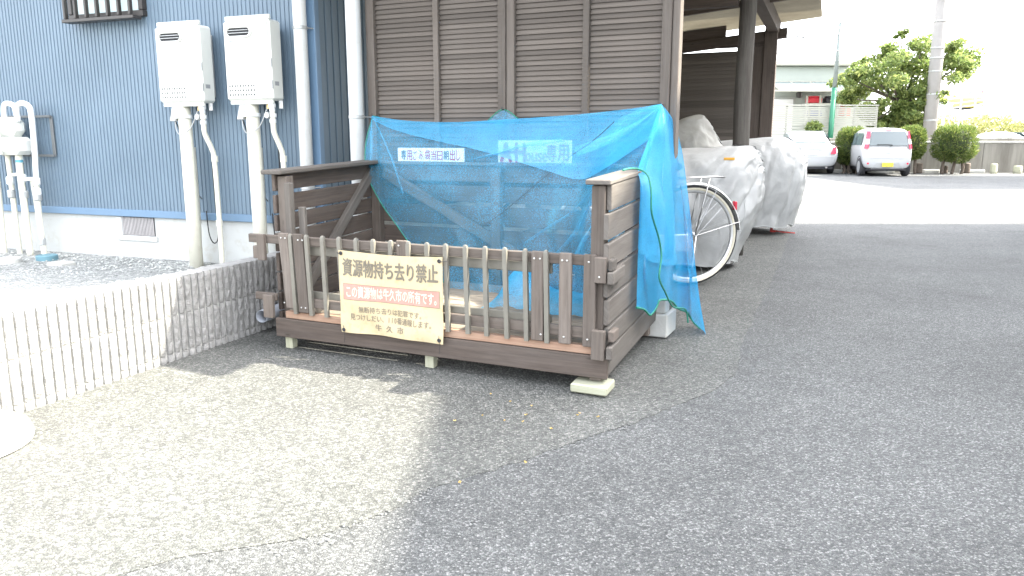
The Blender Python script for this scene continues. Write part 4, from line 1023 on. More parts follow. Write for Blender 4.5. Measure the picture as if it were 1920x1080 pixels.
for x in (-.20, -.02, .18): btube('rack_cross', [(x, -.062, .740), (x, .062, .740)], .004, M['chrome'])
for s_ in (-1, 1): btube('rack_stay', [(0, .055 * s_, wr), (-.09, .062 * s_, .738)], .005, M['chrome'])
mb = MB(); p = BK(-wr * math.cos(R(32)) - .025, 0, wr + (wr + .03) * math.sin(R(32))); box(mb, Frame(p, -bd, bs), -.012, .008, -.018, .018, -.03, .03, .004); mb.build('rear_reflector', plain('red_reflector', (.55, .03, .06), .25), bike)
lathe_c = BK(.40, .045, .27); mb = MB(); lathe(mb, lathe_c, [(.085, -.004), (.085, .004)], 28, bs); mb.build('chainwheel', M['alu'], bike)
mb = MB(); box(mb, BK, .02, .47, -.055, -.045, .24, .36, .02); mb.build('chain_guard', M['alu'], bike)
mb = MB(); box(mb, BK, 1.02, 1.32, -.15, .15, .62, .84, .02); mb.build('front_basket', M['grey_metal'], bike)
btube('kickstand', [(0, -.07, wr), (.06, -.14, .01)], .008, M['chrome'])

# ================================================================== covered motorbikes
def tarp_mat(name, c1, c2):
    m, nt, b = nodes(name); L = nt.links.new; tc = N(nt, 'ShaderNodeTexCoord')
    n1 = N(nt, 'ShaderNodeTexNoise', Scale=5.0, Detail=6.0, Roughness=.6, Distortion=.6); L(tc.outputs['Object'], n1.inputs['Vector'])
    r = ramp(nt, n1.outputs[0], [(.3, c1), (.7, c2)]); L(r.outputs[0], b.inputs['Base Color'])
    b.inputs['Roughness'].default_value = .55; b.inputs['Metallic'].default_value = .05
    mp = N(nt, 'ShaderNodeMapping'); mp.inputs['Scale'].default_value = (1, 1, .45); L(tc.outputs['Object'], mp.inputs[0])
    n2 = N(nt, 'ShaderNodeTexNoise', Scale=9.0, Detail=3.0, Distortion=1.4); n2.noise_type = 'RIDGED_MULTIFRACTAL' if hasattr(n2, 'noise_type') else None; L(mp.outputs[0], n2.inputs['Vector'])
    n3 = N(nt, 'ShaderNodeTexNoise', Scale=30.0, Detail=3.0, Distortion=.8); L(tc.outputs['Object'], n3.inputs['Vector'])
    ad = N(nt, 'ShaderNodeMath', operation='MULTIPLY_ADD'); L(n3.outputs[0], ad.inputs[0]); ad.inputs[1].default_value = .35; L(n2.outputs[0], ad.inputs[2])
    bp = N(nt, 'ShaderNodeBump', Strength=.38, Distance=.015); L(ad.outputs[0], bp.inputs['Height']); L(bp.outputs[0], b.inputs['Normal'])
    return m
M['tarp'] = tarp_mat('silver_tarp', (.37, .375, .375), (.48, .485, .48)); M['tarp2'] = tarp_mat('beige_tarp', (.28, .275, .255), (.38, .375, .35))
def cover(name, label, c, d, HL, HW, ridge, m, seed, zlow=.06, lift=None):
    """tarp hung over a ridge line; ridge: (s along -1..1, side offset, height)"""
    t = thing(name, label, 'motorbike cover', (c[0], c[1], 0)); c = Vector((c[0], c[1], 0)); d = Vector(d).normalized(); n_ = Vector((-d.y, d.x, 0))
    rp = curve([c + d * (s * HL) + n_ * o + Vector((0, 0, z)) for s, o, z in ridge], 12)
    K, J = 220, 64; rows = []
    for j in range(J + 1):
        h = j / J; row = []
        for k in range(K + 1):
            th = 2 * math.pi * k / K; cs, sn = math.cos(th), math.sin(th)
            ex = lambda x: math.copysign(abs(x) ** .65, x)
            foot = c + d * (ex(cs) * HL) + n_ * (ex(sn) * HW)
            i = (cs * .98 + 1) / 2 * (len(rp) - 1); i0 = int(i); q = rp[i0].lerp(rp[min(i0 + 1, len(rp) - 1)], i - i0)
            kk = h ** 2.6 if h < 1 else 1
            tuck = 1 - .15 * max(0, 1 - h / .55) ** 1.5
            xy = (c + (foot - c) * tuck).lerp(Vector((q.x, q.y, 0)), kk)
            z0 = zlow + .05 * hnoise(cs * 2 + seed, sn * 2) + (lift(cs, sn) if lift else 0)
            z = z0 + (q.z - z0) * math.sin(h * math.pi / 2) ** .92
            rad = (foot - c).normalized()
            w1 = hnoise(cs * 1.6 + seed, sn * 1.6, h * 1.2); w2 = hnoise(cs * 2.6 + seed, sn * 2.6 + 9, h * 1.9)
            fo = (.050 * (abs(math.sin(th * 4.5 + seed + 3.5 * w1 + h * 1.2)) - .5) + .022 * (abs(math.sin(th * 10 + 5 * w2 + h * 4 + seed)) - .5)) * (1 - h) ** .45
            fo += .022 * (.5 - min(1, abs(w2) * 3.2)) * (1 - h * .7)                   # sharp sagging creases
            fo += .013 * (.5 - min(1, abs(hnoise(cs * 6 + seed, sn * 6, h * 5 + seed)) * 3)) + .006 * hnoise(cs * 14, sn * 14, h * 14 + seed)
            p = xy + rad * fo; row.append((p.x, p.y, z + .012 * hnoise(cs * 6, sn * 6 + seed, h * 6)))
        rows.append(row)
    mb = MB(); grid(mb, rows); mb.build('cover_sheet', m, t, True)
    mb = MB(); tube(mb, [Vector(q) for q in rows[0]], .006, 6, False); mb.build('hem', m, t, True)
    for kc in (int(K * .07), int(K * .93)):
        mb = MB(); tube(mb, [Vector(rows[j][kc]) for j in range(0, J, 2)], .0035, 5, False); mb.build('seam', m, t, True)
    return t
cv = cover('motorbike_cover', 'silver motorbike cover directly behind the bicycle wheel, nearest of the three', (1.04, 6.42), UU, .98, .42, [(-1, 0, .80), (-.5, 0, .95), (0, 0, .92), (.6, 0, .94), (.93, 0, .945), (1.0, 0, .78)], M['tarp'], 2.0, .05)
from mathutils.bvhtree import BVHTree
sm_ = cv.children[0]; bt = BVHTree.FromPolygons([v.co + cv.location for v in sm_.data.vertices], [tuple(q.vertices) for q in sm_.data.polygons])
hit = bt.ray_cast(CO, ray(1366, 298).normalized())
if hit[0] is not None:
    p, nn = hit[0], hit[1]; nn = nn if nn.dot(CO - p) > 0 else -nn; uu = Vector((nn.y, -nn.x, 0)).normalized() * -1; ww_ = nn.cross(uu)
    mb = MB(); box(mb, Frame(p + nn * .004, uu, nn, Vector((0, 0, 1))), -.035, .045, -.003, .004, -.010, .008, .002); mb.build('orange_sticker', plain('orange_mark', (.75, .38, .03), .5), cv)
cv = cover('motorbike_cover', 'silver motorbike cover with a red lock below, farthest along the drive', (2.36, 8.70), UU, .86, .46, [(-1, 0, .9), (-.4, 0, .96), (.2, 0, 1.0), (.75, 0, 1.02), (1, .0, .80)], M['tarp'], 7.3, .08)
cover('motorbike_cover', 'beige grey peaked motorbike cover in the shade of the shelter, behind the nearest cover', (1.30, 7.62), UU, .82, .36, [(-1, 0, .7), (-.3, 0, .85), (.25, 0, 1.05), (.62, 0, 1.235), (.8, 0, 1.05), (1, 0, .8)], M['tarp2'], 11.0, .1)
p = gnd(1449, 437); mb = MB(); box(mb, Frame((p.x, p.y, .0), UU, VV), -.03, .03, -.02, .02, .012, .03, .004); box(mb, Frame((p.x - .02, p.y, 0), UU, VV), -.012, .018, -.014, .014, .031, .16, .006); tube(mb, curve([(p.x, p.y, .03), (p.x + .09, p.y, .014), (p.x + .22, p.y - .06, .008)], 5), .006, 6)
tag(mb.build('bike_lock', plain('red_plastic', (.60, .06, .05), .4)), 'red lock lying under the farthest motorbike cover', 'lock')
# ================================================================== car park beyond: retaining wall, cars, planting
M['old_concrete'] = plain('weathered_concrete', (0.25, 0.24, 0.215), 0.95, 0.25, 1.6, 0, 0.3, 20, grime=(0.17, 0.16, 0.145))
def streaked(name, c1, c2):
    m, nt, b = nodes(name); L = nt.links.new; tc = N(nt, 'ShaderNodeTexCoord'); mp = N(nt, 'ShaderNodeMapping'); mp.inputs['Scale'].default_value = (3.2, 3.2, .35); L(tc.outputs['Object'], mp.inputs[0])
    n1 = N(nt, 'ShaderNodeTexNoise', Scale=1.0, Detail=7.0, Roughness=.65); L(mp.outputs[0], n1.inputs['Vector'])
    r = ramp(nt, n1.outputs[0], [(.32, c2), (.62, c1)]); L(r.outputs[0], b.inputs['Base Color']); b.inputs['Roughness'].default_value = .95; return m
M['old_concrete'] = streaked('streaked_concrete', (.27, .26, .235), (.15, .14, .125))
wallY = 24.3
rw = thing('retaining_wall', 'long stained concrete retaining wall along the far side of the car park', 'wall', (12, wallY, 0))
x = 5.0; i = 0
while x < 40:
    mb = MB(); box(mb, WORLD, x, x + 2.39, wallY, wallY + .25, 0, .90, .012); mb.build('wall_panel', M['old_concrete'], rw); x += 2.4
mb = MB(); box(mb, WORLD, 5, 40, wallY - .03, wallY + .28, .902, .955, .01); mb.build('coping', M['pale_concrete'], rw)
mb = MB(); box(mb, WORLD, 5, 40, wallY + .03, wallY + .22, .957, 1.05, .01); mb.build('upper_kerb', M['old_concrete'], rw)
# raised ground behind the wall
mb = MB(); box(mb, WORLD, -60, 140, wallY + .26, 200, -.5, .04, .01); tag(mb.build('rear_terrain', M['old_concrete']), kind='structure')
# ------------------------------------------------------------------ cars
K_ = .88
M['paint'] = plain('white_paint', (0.44, 0.45, 0.46), 0.3, 0.02, 2, coat=0.4)
M['paint_y'] = plain('yellow_paint', (0.62, 0.50, 0.08), 0.3, 0.03, 2, coat=0.5)
M['car_glass'] = plain('car_glass', (0.10, 0.125, 0.13), 0.06, 0.05, 3, spec=1.0)
M['pale_glass'] = plain('pale_car_glass', (0.12, 0.16, 0.17), 0.12, 0.05, 3, spec=0.4)
M['lamp_red'] = plain('lamp_red', (0.62, 0.03, 0.08), 0.15, 0.1, 20, spec=0.8)
M['lamp_clear'] = plain('lamp_clear', (0.75, 0.72, 0.72), 0.15, 0.05, 20, spec=0.8)
M['plate_y'] = plain('yellow_plate', (0.72, 0.58, 0.06), 0.5, 0.05, 10)
M['plate_w'] = plain('white_plate', (0.75, 0.76, 0.75), 0.5, 0.05, 10)
M['tyre'] = plain('car_tyre', (0.035, 0.035, 0.04), 0.85, 0.15, 20)
def car(kind, pos, head, paint, label, name, cat='car', plate=None, group=None, detail=True):
    f = Vector((math.cos(R(head)), math.sin(R(head)), 0)); r_ = Vector((f.y, -f.x, 0))
    t = thing(name, label, cat, pos, group); C = Frame(pos, r_ * K_, f * K_, (0, 0, K_))
    if kind == 'hatch':
        full = [(0, .22), (.58, .22), (.69, .30), (.735, .52), (.735, .84), (.715, .95), (.615, 1.38), (.52, 1.49), (0, 1.525)]
        st = [([(0, .24), (.56, .24), (.64, .30), (.68, .50), (.70, .84), (.675, .95), (.59, 1.36), (.50, 1.45), (0, 1.475)], [.05, .05, .02, 0, .03, .06, .20, .25, .25]),
              (full, [.14, .14, .12, .10, .13, .18, .34, .38, .38]), (full, [1.0] * 9), (full, [1.75] * 9),
              ([(0, .22), (.58, .22), (.69, .30), (.735, .52), (.735, .84), (.715, .95), (.60, 1.32), (.50, 1.40), (0, 1.43)], [2.2] * 9),
              ([(0, .22), (.58, .22), (.69, .30), (.735, .52), (.735, .82), (.715, .92), (.63, .98), (.5, 1.01), (0, 1.03)], [2.75] * 9),
              ([(0, .22), (.58, .22), (.68, .30), (.72, .50), (.71, .74), (.66, .82), (.56, .86), (.45, .88), (0, .9)], [3.2] * 9),
              ([(0, .26), (.5, .26), (.58, .30), (.62, .45), (.60, .62), (.55, .68), (.48, .72), (.4, .73), (0, .74)], [3.38] * 9)]
        wb, tr, Lr, ww = (.48, 2.87), .655, .285, 1.475
    else:
        lo = [(0, .22), (.62, .22), (.76, .30), (.83, .50), (.835, .74), (.80, .87)]
        tk = lo + [(.70, .96), (.55, .985), (0, 1.0)]
        st = [([(0, .26), (.58, .26), (.70, .32), (.76, .50), (.76, .76), (.73, .86), (.64, .93), (.5, .955), (0, .97)], [.08, .08, .03, 0, .02, .03, .05, .05, .05]),
              (tk, [.16] * 9), (tk, [.62] * 9), (lo + [(.69, 1.0), (.56, 1.03), (0, 1.05)], [.80] * 9), (lo + [(.60, 1.33), (.48, 1.40), (0, 1.425)], [1.38] * 9), (lo + [(.60, 1.38), (.48, 1.45), (0, 1.47)], [2.0] * 9),
              (lo + [(.60, 1.33), (.48, 1.40), (0, 1.42)], [2.6] * 9), (lo + [(.70, .97), (.55, 1.0), (0, 1.02)], [3.3] * 9), ([(0, .22), (.62, .22), (.75, .30), (.81, .48), (.80, .68), (.74, .76), (.62, .81), (.5, .83), (0, .84)], [4.1] * 9),
              ([(0, .26), (.5, .26), (.62, .30), (.66, .45), (.64, .58), (.58, .62), (.5, .65), (.4, .66), (0, .67)], [4.36] * 9)]
        wb, tr, Lr, ww = (.90, 3.5), .74, .305, 1.69
    mb = MB(); rings = []
    for pts, ys in st:
        ring = [(x, y, z) for (x, z), y in zip(pts, ys)]
        ring = [(-x, y, z) for (x, y, z) in ring[:0:-1]][::-1][::-1] + ring
        ring = [(-x, y, z) for (x, z), y in list(zip(pts, ys))[8:0:-1]] + [(x, y, z) for (x, z), y in zip(pts, ys)]
        rings.append(ring)
    # ring order: left top .. left bottom, centre bottom, right bottom .. right top(8)
    n = len(rings[0]); base = 0
    for ring in rings: mb.v += [C(*p) for p in ring]
    for i in range(len(rings) - 1):
        for k in range(n - 1): mb.face((i * n + k, i * n + k + 1, (i + 1) * n + k + 1, (i + 1) * n + k))
        # left top index 0 is (−0, …) = centre top, equal to last: close smoothly
    for i, s_ in ((0, 1), (len(rings) - 1, -1)):
        for k in range(8): 
            a, b_, c_, d_ = i * n + k, i * n + k + 1, i * n + n - 2 - k, i * n + n - 1 - k
            if k < 7: mb.face((a, b_, c_, d_))
            else: mb.face((a, b_, d_))
    body = mb.build('body', paint, t, True)
    bm = bmesh.new(); bm.from_mesh(body.data); bmesh.ops.remove_doubles(bm, verts=bm.verts, dist=1e-4); bmesh.ops.recalc_face_normals(bm, faces=bm.faces); bm.to_mesh(body.data); bm.free()
    sb = body.modifiers.new('smooth', 'SUBSURF'); sb.levels = 2; sb.render_levels = 2
    def quadpatch(name, c4, m, par=t, n_=8, bow=0.0):
        mb = MB(); p = [Vector(q) for q in c4]; rows = []
        for j in range(n_ + 1):
            v = j / n_; row = []
            for i in range(n_ + 1):
                u = i / n_; q = p[0].lerp(p[1], u).lerp(p[3].lerp(p[2], u), v); q = q + Vector((0, -bow * math.sin(math.pi * u), 0)); row.append(C(*q))
            rows.append(row)
        grid(mb, rows); return mb.build(name, m, par, True)
    hw = ww / 2
    for s_ in (-1, 1):
        for y in wb:
            c = C(s_ * tr, y, Lr); mb = MB(); lathe(mb, c, [(Lr * .6 * K_, -.09 * K_), (Lr * .93 * K_, -.085 * K_), (Lr * K_, -.06 * K_), (Lr * K_, .06 * K_), (Lr * .93 * K_, .085 * K_), (Lr * .66 * K_, .088 * K_)], 28, r_); w_ = mb.build('wheel', M['tyre'], t, True)
            mb = MB(); lathe(mb, c + r_ * s_ * .086 * K_, [(Lr * .66 * K_, -.004), (Lr * .64 * K_, .004), (Lr * .3 * K_, .008), (Lr * .1 * K_, .012)], 20, r_); mb.build('hubcap', M['grey_metal'], w_)
            mb = MB(); rows = []
            for rr, xx in ((Lr + .025, hw * .998), (Lr + .06, hw * 1.002)): rows.append([C(s_ * xx, y + rr * math.cos(a), Lr + rr * math.sin(a)) for a in [R(-8 + 196 * k / 20) for k in range(21)]])
            grid(mb, rows); mb.build('wheel_arch', M['dark'], t)
    mb = MB(); box(mb, C, -hw * .8, hw * .8, .12, 3.2 if kind == 'hatch' else 4.2, .17, .23, .01); mb.build('underbody', M['dark'], t)
    mb = MB(); box(mb, C, -tr + .08, tr - .08, wb[0] - .05, wb[0] + .05, Lr - .06, Lr + .02, .01); mb.build('rear_axle', M['dark'], t)
    if kind == 'hatch':
        rw_ = quadpatch('rear_window', [(-.57, .050, .955), (.57, .050, .955), (.505, .190, 1.385), (-.505, .190, 1.385)], M['car_glass'], t, 8, .03)
        mb = MB(); tube(mb, curve([C(.02, .02, .93), C(.12, .0, .99), C(.30, .02, .975), C(-.25, .01, .985)][0:1] + [C(.10, -.005, .96), C(.02, .005, .985), C(-.35, .02, .985)], 5), .008, 6); mb.build('wiper', M['black'], t, True)
        for s_ in (-1, 1):
            for (z0, z1, m) in ((1.16, 1.40, 'lamp_red'), (1.0, 1.155, 'lamp_clear'), (.86, .995, 'lamp_red')):
                xi0 = s_ * (.595 - (z0 - .86) * .12); xi1 = s_ * (.595 - (z1 - .86) * .12); xo0 = s_ * (.690 - (z0 - .86) * .15); xo1 = s_ * (.690 - (z1 - .86) * .15)
                yb = lambda z: .028 + max(0, (z - .90)) * .30
                quadpatch('tail_lamp', [(xi0, yb(z0) - .012, z0), (xo0, yb(z0) + .02, z0), (xo1, yb(z1) + .02, z1), (xi1, yb(z1) - .012, z1)], M[m], t, 3, .015)
                quadpatch('tail_lamp', [(xo0, yb(z0) + .02, z0), (xo0 + s_ * .012, yb(z0) + .11, z0), (xo1 + s_ * .012, yb(z1) + .11, z1), (xo1, yb(z1) + .02, z1)], M[m], t, 3)
            mb = MB(); lathe(mb, C(s_ * .58, -.012, .40), [(.028, 0), (.026, .008)], 12, -f); mb.build('reflector', M['lamp_red'], t)
            w_ = quadpatch('side_window', [(s_ * .722, .42, .97), (s_ * .726, 1.22, .965), (s_ * .648, 1.22, 1.345), (s_ * .650, .55, 1.335)], M['pale_glass'], t)
            quadpatch('side_window', [(s_ * .726, 1.27, .965), (s_ * .726, 2.35, .955), (s_ * .648, 1.95, 1.345), (s_ * .648, 1.27, 1.348)], M['pale_glass'], t)
            mb = MB(); box(mb, C, min(s_ * .74, s_ * .88), max(s_ * .74, s_ * .88), 2.15, 2.26, .96, 1.09, .025); mb.build('mirror', plain('mirror_shell', (.35, .45, .5), .2) if s_ < 0 else M['paint'], t)
        mb = MB(); box(mb, C, -.28, .28, -.028, -.006, .415, .42, .001)
        for s_ in (-1, 1): tube(mb, [C(s_ * .30, -.010, .44), C(s_ * .46, .0, .24)], .006, 5)
        mb.build('bumper_crease', M['grey_metal'], t)
        pl = (-.165, .165, .31, .44)
        mb = MB(); box(mb, C, -.50, .50, .0, .10, .19, .245, .01); mb.build('lower_bumper', M['dark'], t)
        mb = MB()
        for pts in ([C(-.62, .015, .62), C(-.60, .0, .575), C(-.5, -.008, .565), C(.5, -.008, .565), C(.60, .0, .575), C(.62, .015, .62)],): tube(mb, pts, .005, 5)
        mb.build('hatch_gap', M['grey_metal'], t)
        mb = MB(); box(mb, C, -.07, .07, .015, .03, .72, .745, .004); mb.build('badge', M['grey_metal'], t)
        mb = MB(); box(mb, C, -.10, .10, .185, .21, 1.425, 1.45, .005); mb.build('high_brake_lamp', M['lamp_red'], t)
        ploc = (-.165, .165, .300, .425, -.020)
    else:
        quadpatch('rear_window', [(-.60, .73, 1.045), (.60, .73, 1.045), (.50, 1.25, 1.43), (-.50, 1.25, 1.43)], M['pale_glass'], t, 8, .04)
        for s_ in (-1, 1):
            quadpatch('tail_lamp', [(s_ * .56, .008, .66), (s_ * .74, .03, .68), (s_ * .715, .06, .90), (s_ * .64, .045, .90)], M['lamp_red'], t, 4, .01)
            quadpatch('tail_lamp', [(s_ * .74, .03, .68), (s_ * .80, .20, .72), (s_ * .775, .22, .89), (s_ * .715, .06, .90)], M['lamp_red'], t, 4)
            quadpatch('side_window', [(s_ * .752, 1.0, .975), (s_ * .752, 1.9, .97), (s_ * .640, 1.9, 1.36), (s_ * .655, 1.45, 1.33)], M['pale_glass'], t)
            quadpatch('side_window', [(s_ * .752, 1.95, .97), (s_ * .752, 3.0, .96), (s_ * .640, 2.55, 1.345), (s_ * .640, 1.95, 1.365)], M['pale_glass'], t)
            mb = MB(); box(mb, C, min(s_ * .80, s_ * .97), max(s_ * .80, s_ * .97), 2.75, 2.85, .93, 1.05, .02); mb.build('mirror', paint, t)
        mb = MB(); box(mb, C, -.28, .28, -.006, .02, .81, .835, .004); mb.build('boot_handle', M['grey_metal'], t)
        mb = MB(); tube(mb, [C(-.5, .83, 1.06), C(-.25, .80, 1.075), C(.05, .80, 1.07)], .008, 5); mb.build('wiper', M['black'], t)
        mb = MB(); lathe(mb, C(.45, .06, .23), [(.028, 0), (.028, .08)], 10, -f); mb.build('exhaust', M['chrome'], t)
        mb = MB(); tube(mb, [C(-.74, .01, .60), C(-.5, -.012, .59), C(.5, -.012, .59), (C(.74, .01, .60))], .005, 5); mb.build('bumper_gap', M['grey_metal'], t)
        ploc = (-.165, .165, .655, .775, -.010)
    if plate:
        a0, a1, z0, z1, y = ploc; mb = MB(); box(mb, C, a0, a1, y - .012, y, z0, z1, .003); po = mb.build('number_plate', M['plate_y'] if kind == 'hatch' else M['plate_w'], t)
        fn = lambda u, v, l: C(a0 + (a1 - a0) * u, y - .0125 - l, z0 + (z1 - z0) * v)
        o = lettering(plate, fn, .10, .92, .12, .62, M['ink'] if kind == 'hatch' else M['grey_print'], po, .02, .002)
    return t
pk = gnd(1662, 331); car('hatch', (pk.x, pk.y, 0.002), 79, M['paint'], 'white small hatchback with yellow plate parked before the far wall', 'hatchback', plate='・2 22')
ps = gnd(1514, 326); car('sedan', (ps.x, ps.y - .3, 0.002), 78, M['paint'], 'white saloon car parked half hidden behind the motorbike covers', 'saloon_car', plate='・・2-12')
for (px, Y, hd, lab) in ((1868, 33.0, 10, 'pale car roof showing over the far wall, left of two'), (1935, 34.5, 8, 'pale car roof showing over the far wall at the right picture edge')):
    q = at(px, 262, Y); car('sedan', (q.x + 1.6, Y, .05), hd + 180, M['paint'], lab, 'parked_car')

# ------------------------------------------------------------------ planting
M['leaf'] = leafmat('tree_leaf', (0.10, 0.15, 0.045), (0.19, 0.255, 0.075), (0.33, 0.37, 0.12))
M['thuja'] = leafmat('thuja_leaf', (0.065, 0.11, 0.028), (0.12, 0.175, 0.04), (0.25, 0.27, 0.08))
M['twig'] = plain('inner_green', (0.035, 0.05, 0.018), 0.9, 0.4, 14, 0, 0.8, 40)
M['bark'] = plain('bark', (0.13, 0.105, 0.085), 0.95, 0.35, 12, 0, 0.8, 30)
def leaves(mb, c, n, rx, ry, rz, size, shell=0.0, droop=.3):
    for _ in range(n):
        while True:
            p = Vector((random.uniform(-1, 1), random.uniform(-1, 1), random.uniform(-1, 1)))
            if shell < p.length <= 1: break
        q = Vector(c) + Vector((p.x * rx, p.y * ry, p.z * rz)); s = size * random.uniform(.6, 1.3)
        n_ = Vector((random.gauss(0, 1), random.gauss(0, 1), random.gauss(.5, 1))).normalized(); u = n_.orthogonal().normalized(); w = n_.cross(u)
        a = random.uniform(0, 6.3); u, w = u * math.cos(a) + w * math.sin(a), w * math.cos(a) - u * math.sin(a)
        b = len(mb.v); mb.v += [q - u * s, q + w * s * .45, q + u * s, q - w * s * .45]; mb.face((b, b + 1, b + 2, b + 3))
def thuja(px, py_top, py_bot, wpx, Y, label):
    top = at(px, py_top, Y); bot = at(px, py_bot, Y); h = (top.z - bot.z) / 2; rx = wpx / 2 / FPX * Y
    t = thing('clipped_shrub', label, 'shrub', (top.x, Y, 0), 'clipped shrubs along the far wall')
    mb = MB(); c = Vector((top.x, Y, (top.z + bot.z) / 2))
    for _ in range(9000):
        d = Vector((random.gauss(0, 1), random.gauss(0, 1), random.gauss(0, 1))).normalized()
        e = Vector((math.copysign(abs(d.x) ** .75, d.x), math.copysign(abs(d.y) ** .75, d.y), math.copysign(abs(d.z) ** .7, d.z)))
        k = random.uniform(.78, 1.03) * (1 + .10 * hnoise(d.x * 2.2 + px, d.y * 2.2, d.z * 2.2) + .06 * hnoise(d.x * 6 + px, d.y * 6, d.z * 6))
        q = c + Vector((e.x * rx, e.y * rx * .8, e.z * h)) * k * .95; s = random.uniform(.025, .055)
        u = (d + Vector((random.gauss(0, .35), random.gauss(0, .35), .5 + random.gauss(0, .3)))).normalized(); w = u.orthogonal().normalized(); w = Matrix.Rotation(random.uniform(0, 6.3), 3, u) @ w
        b = len(mb.v); mb.v += [q - u * s * .4 - w * s * .3, q - u * s * .4 + w * s * .3, q + u * s]; mb.face((b, b + 1, b + 2))
    mb.build('foliage', M['thuja'], t)
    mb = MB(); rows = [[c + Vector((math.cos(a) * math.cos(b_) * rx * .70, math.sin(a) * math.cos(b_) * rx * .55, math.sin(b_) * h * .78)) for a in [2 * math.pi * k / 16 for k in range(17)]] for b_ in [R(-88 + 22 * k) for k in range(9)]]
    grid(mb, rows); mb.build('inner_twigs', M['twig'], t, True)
    for k in range(3):
        x0 = top.x + rx * (-.45 + .45 * k); mb = MB(); tube(mb, curve([(x0, Y, 0), (x0 + random.uniform(-.05, .05), Y, bot.z * .6), (x0 + random.uniform(-.1, .1), Y, bot.z + h * .5)], 3), .045, 7); mb.build('stem', M['bark'], t, True)
thuja(1794, 232, 306, 78, 23.2, 'broad clipped conifer shrub standing free right of the hatchback')
thuja(1712, 234, 302, 52, 23.4, 'clipped conifer shrub just behind the hatchback on its right')
thuja(1600, 236, 312, 56, 23.5, 'clipped conifer shrub between the saloon and the hatchback')
# tree
tr_ = thing('tree', 'spreading green tree behind the hatchback and the far wall', 'tree', (at(1703, 262, 26.5).x, 26.5, 0))
TX, TY = at(1703, 262, 26.5).x, 26.5
mb = MB(); tube(mb, curve([(TX, TY, 0), (TX + .03, TY, 1.0), (TX - .05, TY, 1.9), (TX - .35, TY, 2.5)], 5), .2, 12, True, [.26 - .10 * i / 15 for i in range(16)]); mb.build('trunk', M['bark'], tr_, True)
clumps = []
for (px, py, r) in ((1620, 165, 34), (1590, 185, 20), (1655, 130, 36), (1690, 95, 30), (1730, 90, 28), (1680, 150, 34), (1725, 140, 32), (1770, 115, 28), (1790, 130, 30), (1805, 118, 20), (1640, 195, 22), (1700, 180, 22), (1745, 170, 24), (1780, 100, 20), (1600, 150, 24), (1690, 60, 8), (1660, 105, 20), (1755, 190, 14), (1615, 130, 18)):
    q = at(px, py, 26.5 + random.uniform(-1.2, 1.2)); clumps.append((q, r / FPX * 26.5 * .95))
for (px, py, r) in ((1672, 226, 22), (1640, 225, 16), (1688, 200, 20), (1665, 215, 20), (1715, 212, 22), (1740, 225, 20), (1655, 235, 14), (1700, 228, 18)):
    q = at(px, py, 26.0 + random.uniform(-.6, .6)); clumps.append((q, r / FPX * 26))
fork = Vector((TX - .3, TY, 2.45))
for (q, r) in clumps:
    m_ = fork.lerp(q, .5) + Vector((0, 0, -.12)); mb = MB(); tube(mb, curve([fork - Vector((0, 0, .6 * random.random())), m_, q], 4), .04, 6, True, [.05 - .038 * i / 8 for i in range(9)]); mb.build('limb', M['bark'], tr_, True)
mb = MB()
for (q, r) in clumps:
    for _ in range(7):
        o = Vector((random.gauss(0, .62), random.gauss(0, .7), random.gauss(0, .5))) * r; leaves(mb, q + o, int(150 * (r / .5)), r * .6, r * .7, r * .42, .075)
mb.build('crown', M['leaf'], tr_)
# low plants before the ramp and behind the saloon
mb = MB()
for k in range(40):
    q = at(random.uniform(1760, 1960), random.uniform(225, 252), 41 + random.uniform(-1, 1)); leaves(mb, q, 60, .55, .5, .4, .10)
tag(mb.build('ramp_planting', leafmat('pale_leaf', (.16, .18, .06), (.24, .25, .09), (.30, .28, .12))), 'pale green scrub growing along the foot of the ramp wall', 'scrub', kind='stuff')
sh = thing('small_shrub', 'small light green shrub peeping over the saloon roof', 'shrub', (at(1525, 262, 25).x, 25, 0)); q = at(1526, 240, 25.0)
mb = MB(); leaves(mb, q, 500, .28, .25, .24, .06); mb.build('foliage', M['leaf'], sh); mb = MB(); tube(mb, [(q.x, q.y, 0), (q.x, q.y, q.z)], .03, 6); mb.build('stem', M['bark'], sh)
# stakes and kerbs at the foot of the wall
def stake(px, y0, y1, wpx, m, label, Y=23.6):
    b = at(px, y1, Y); tp = at(px, y0, Y); w = wpx / FPX * Y / 2; mb = MB(); lathe(mb, (b.x, Y, 0), [(w * .98, 0), (w, .05), (w, tp.z - .03), (w * .85, tp.z), (.002, tp.z + .01)], 16); tag(mb.build('bollard', m, smooth=True), label, 'post')
stake(1769, 311, 328, 13, M['bark'], 'dark wooden post at the left foot of the free shrub'); stake(1812, 306, 326, 11, M['bark'], 'dark wooden post at the right foot of the free shrub', 23.75)
stake(1722, 306, 328, 12, M['bark'], 'dark wooden post behind the hatchback right rear wheel', 23.7)
stake(1862, 307, 328, 12, M['wood_pale'], 'pale timber stake against the wall, right of the free shrub'); stake(1907, 311, 328, 15, M['wood_pale'], 'short pale timber stake near the right picture edge')
for (px0, px1, lab) in ((1560, 1600, 'pale concrete wheel stop between the two parked cars'), (1735, 1765, 'pale concrete wheel stop left of the free shrub'), (1806, 1850, 'pale concrete wheel stop right of the free shrub'), (1632, 1680, 'pale concrete wheel stop beneath the hatchback')):
    a = at(px0, 262, 23.9).x; b = at(px1, 262, 23.9).x; mb = MB(); box(mb, WORLD, a, b, 23.8, 23.95, .0, .11, .02); tag(mb.build('wheel_stop', M['pale_concrete']), lab, 'wheel stop')

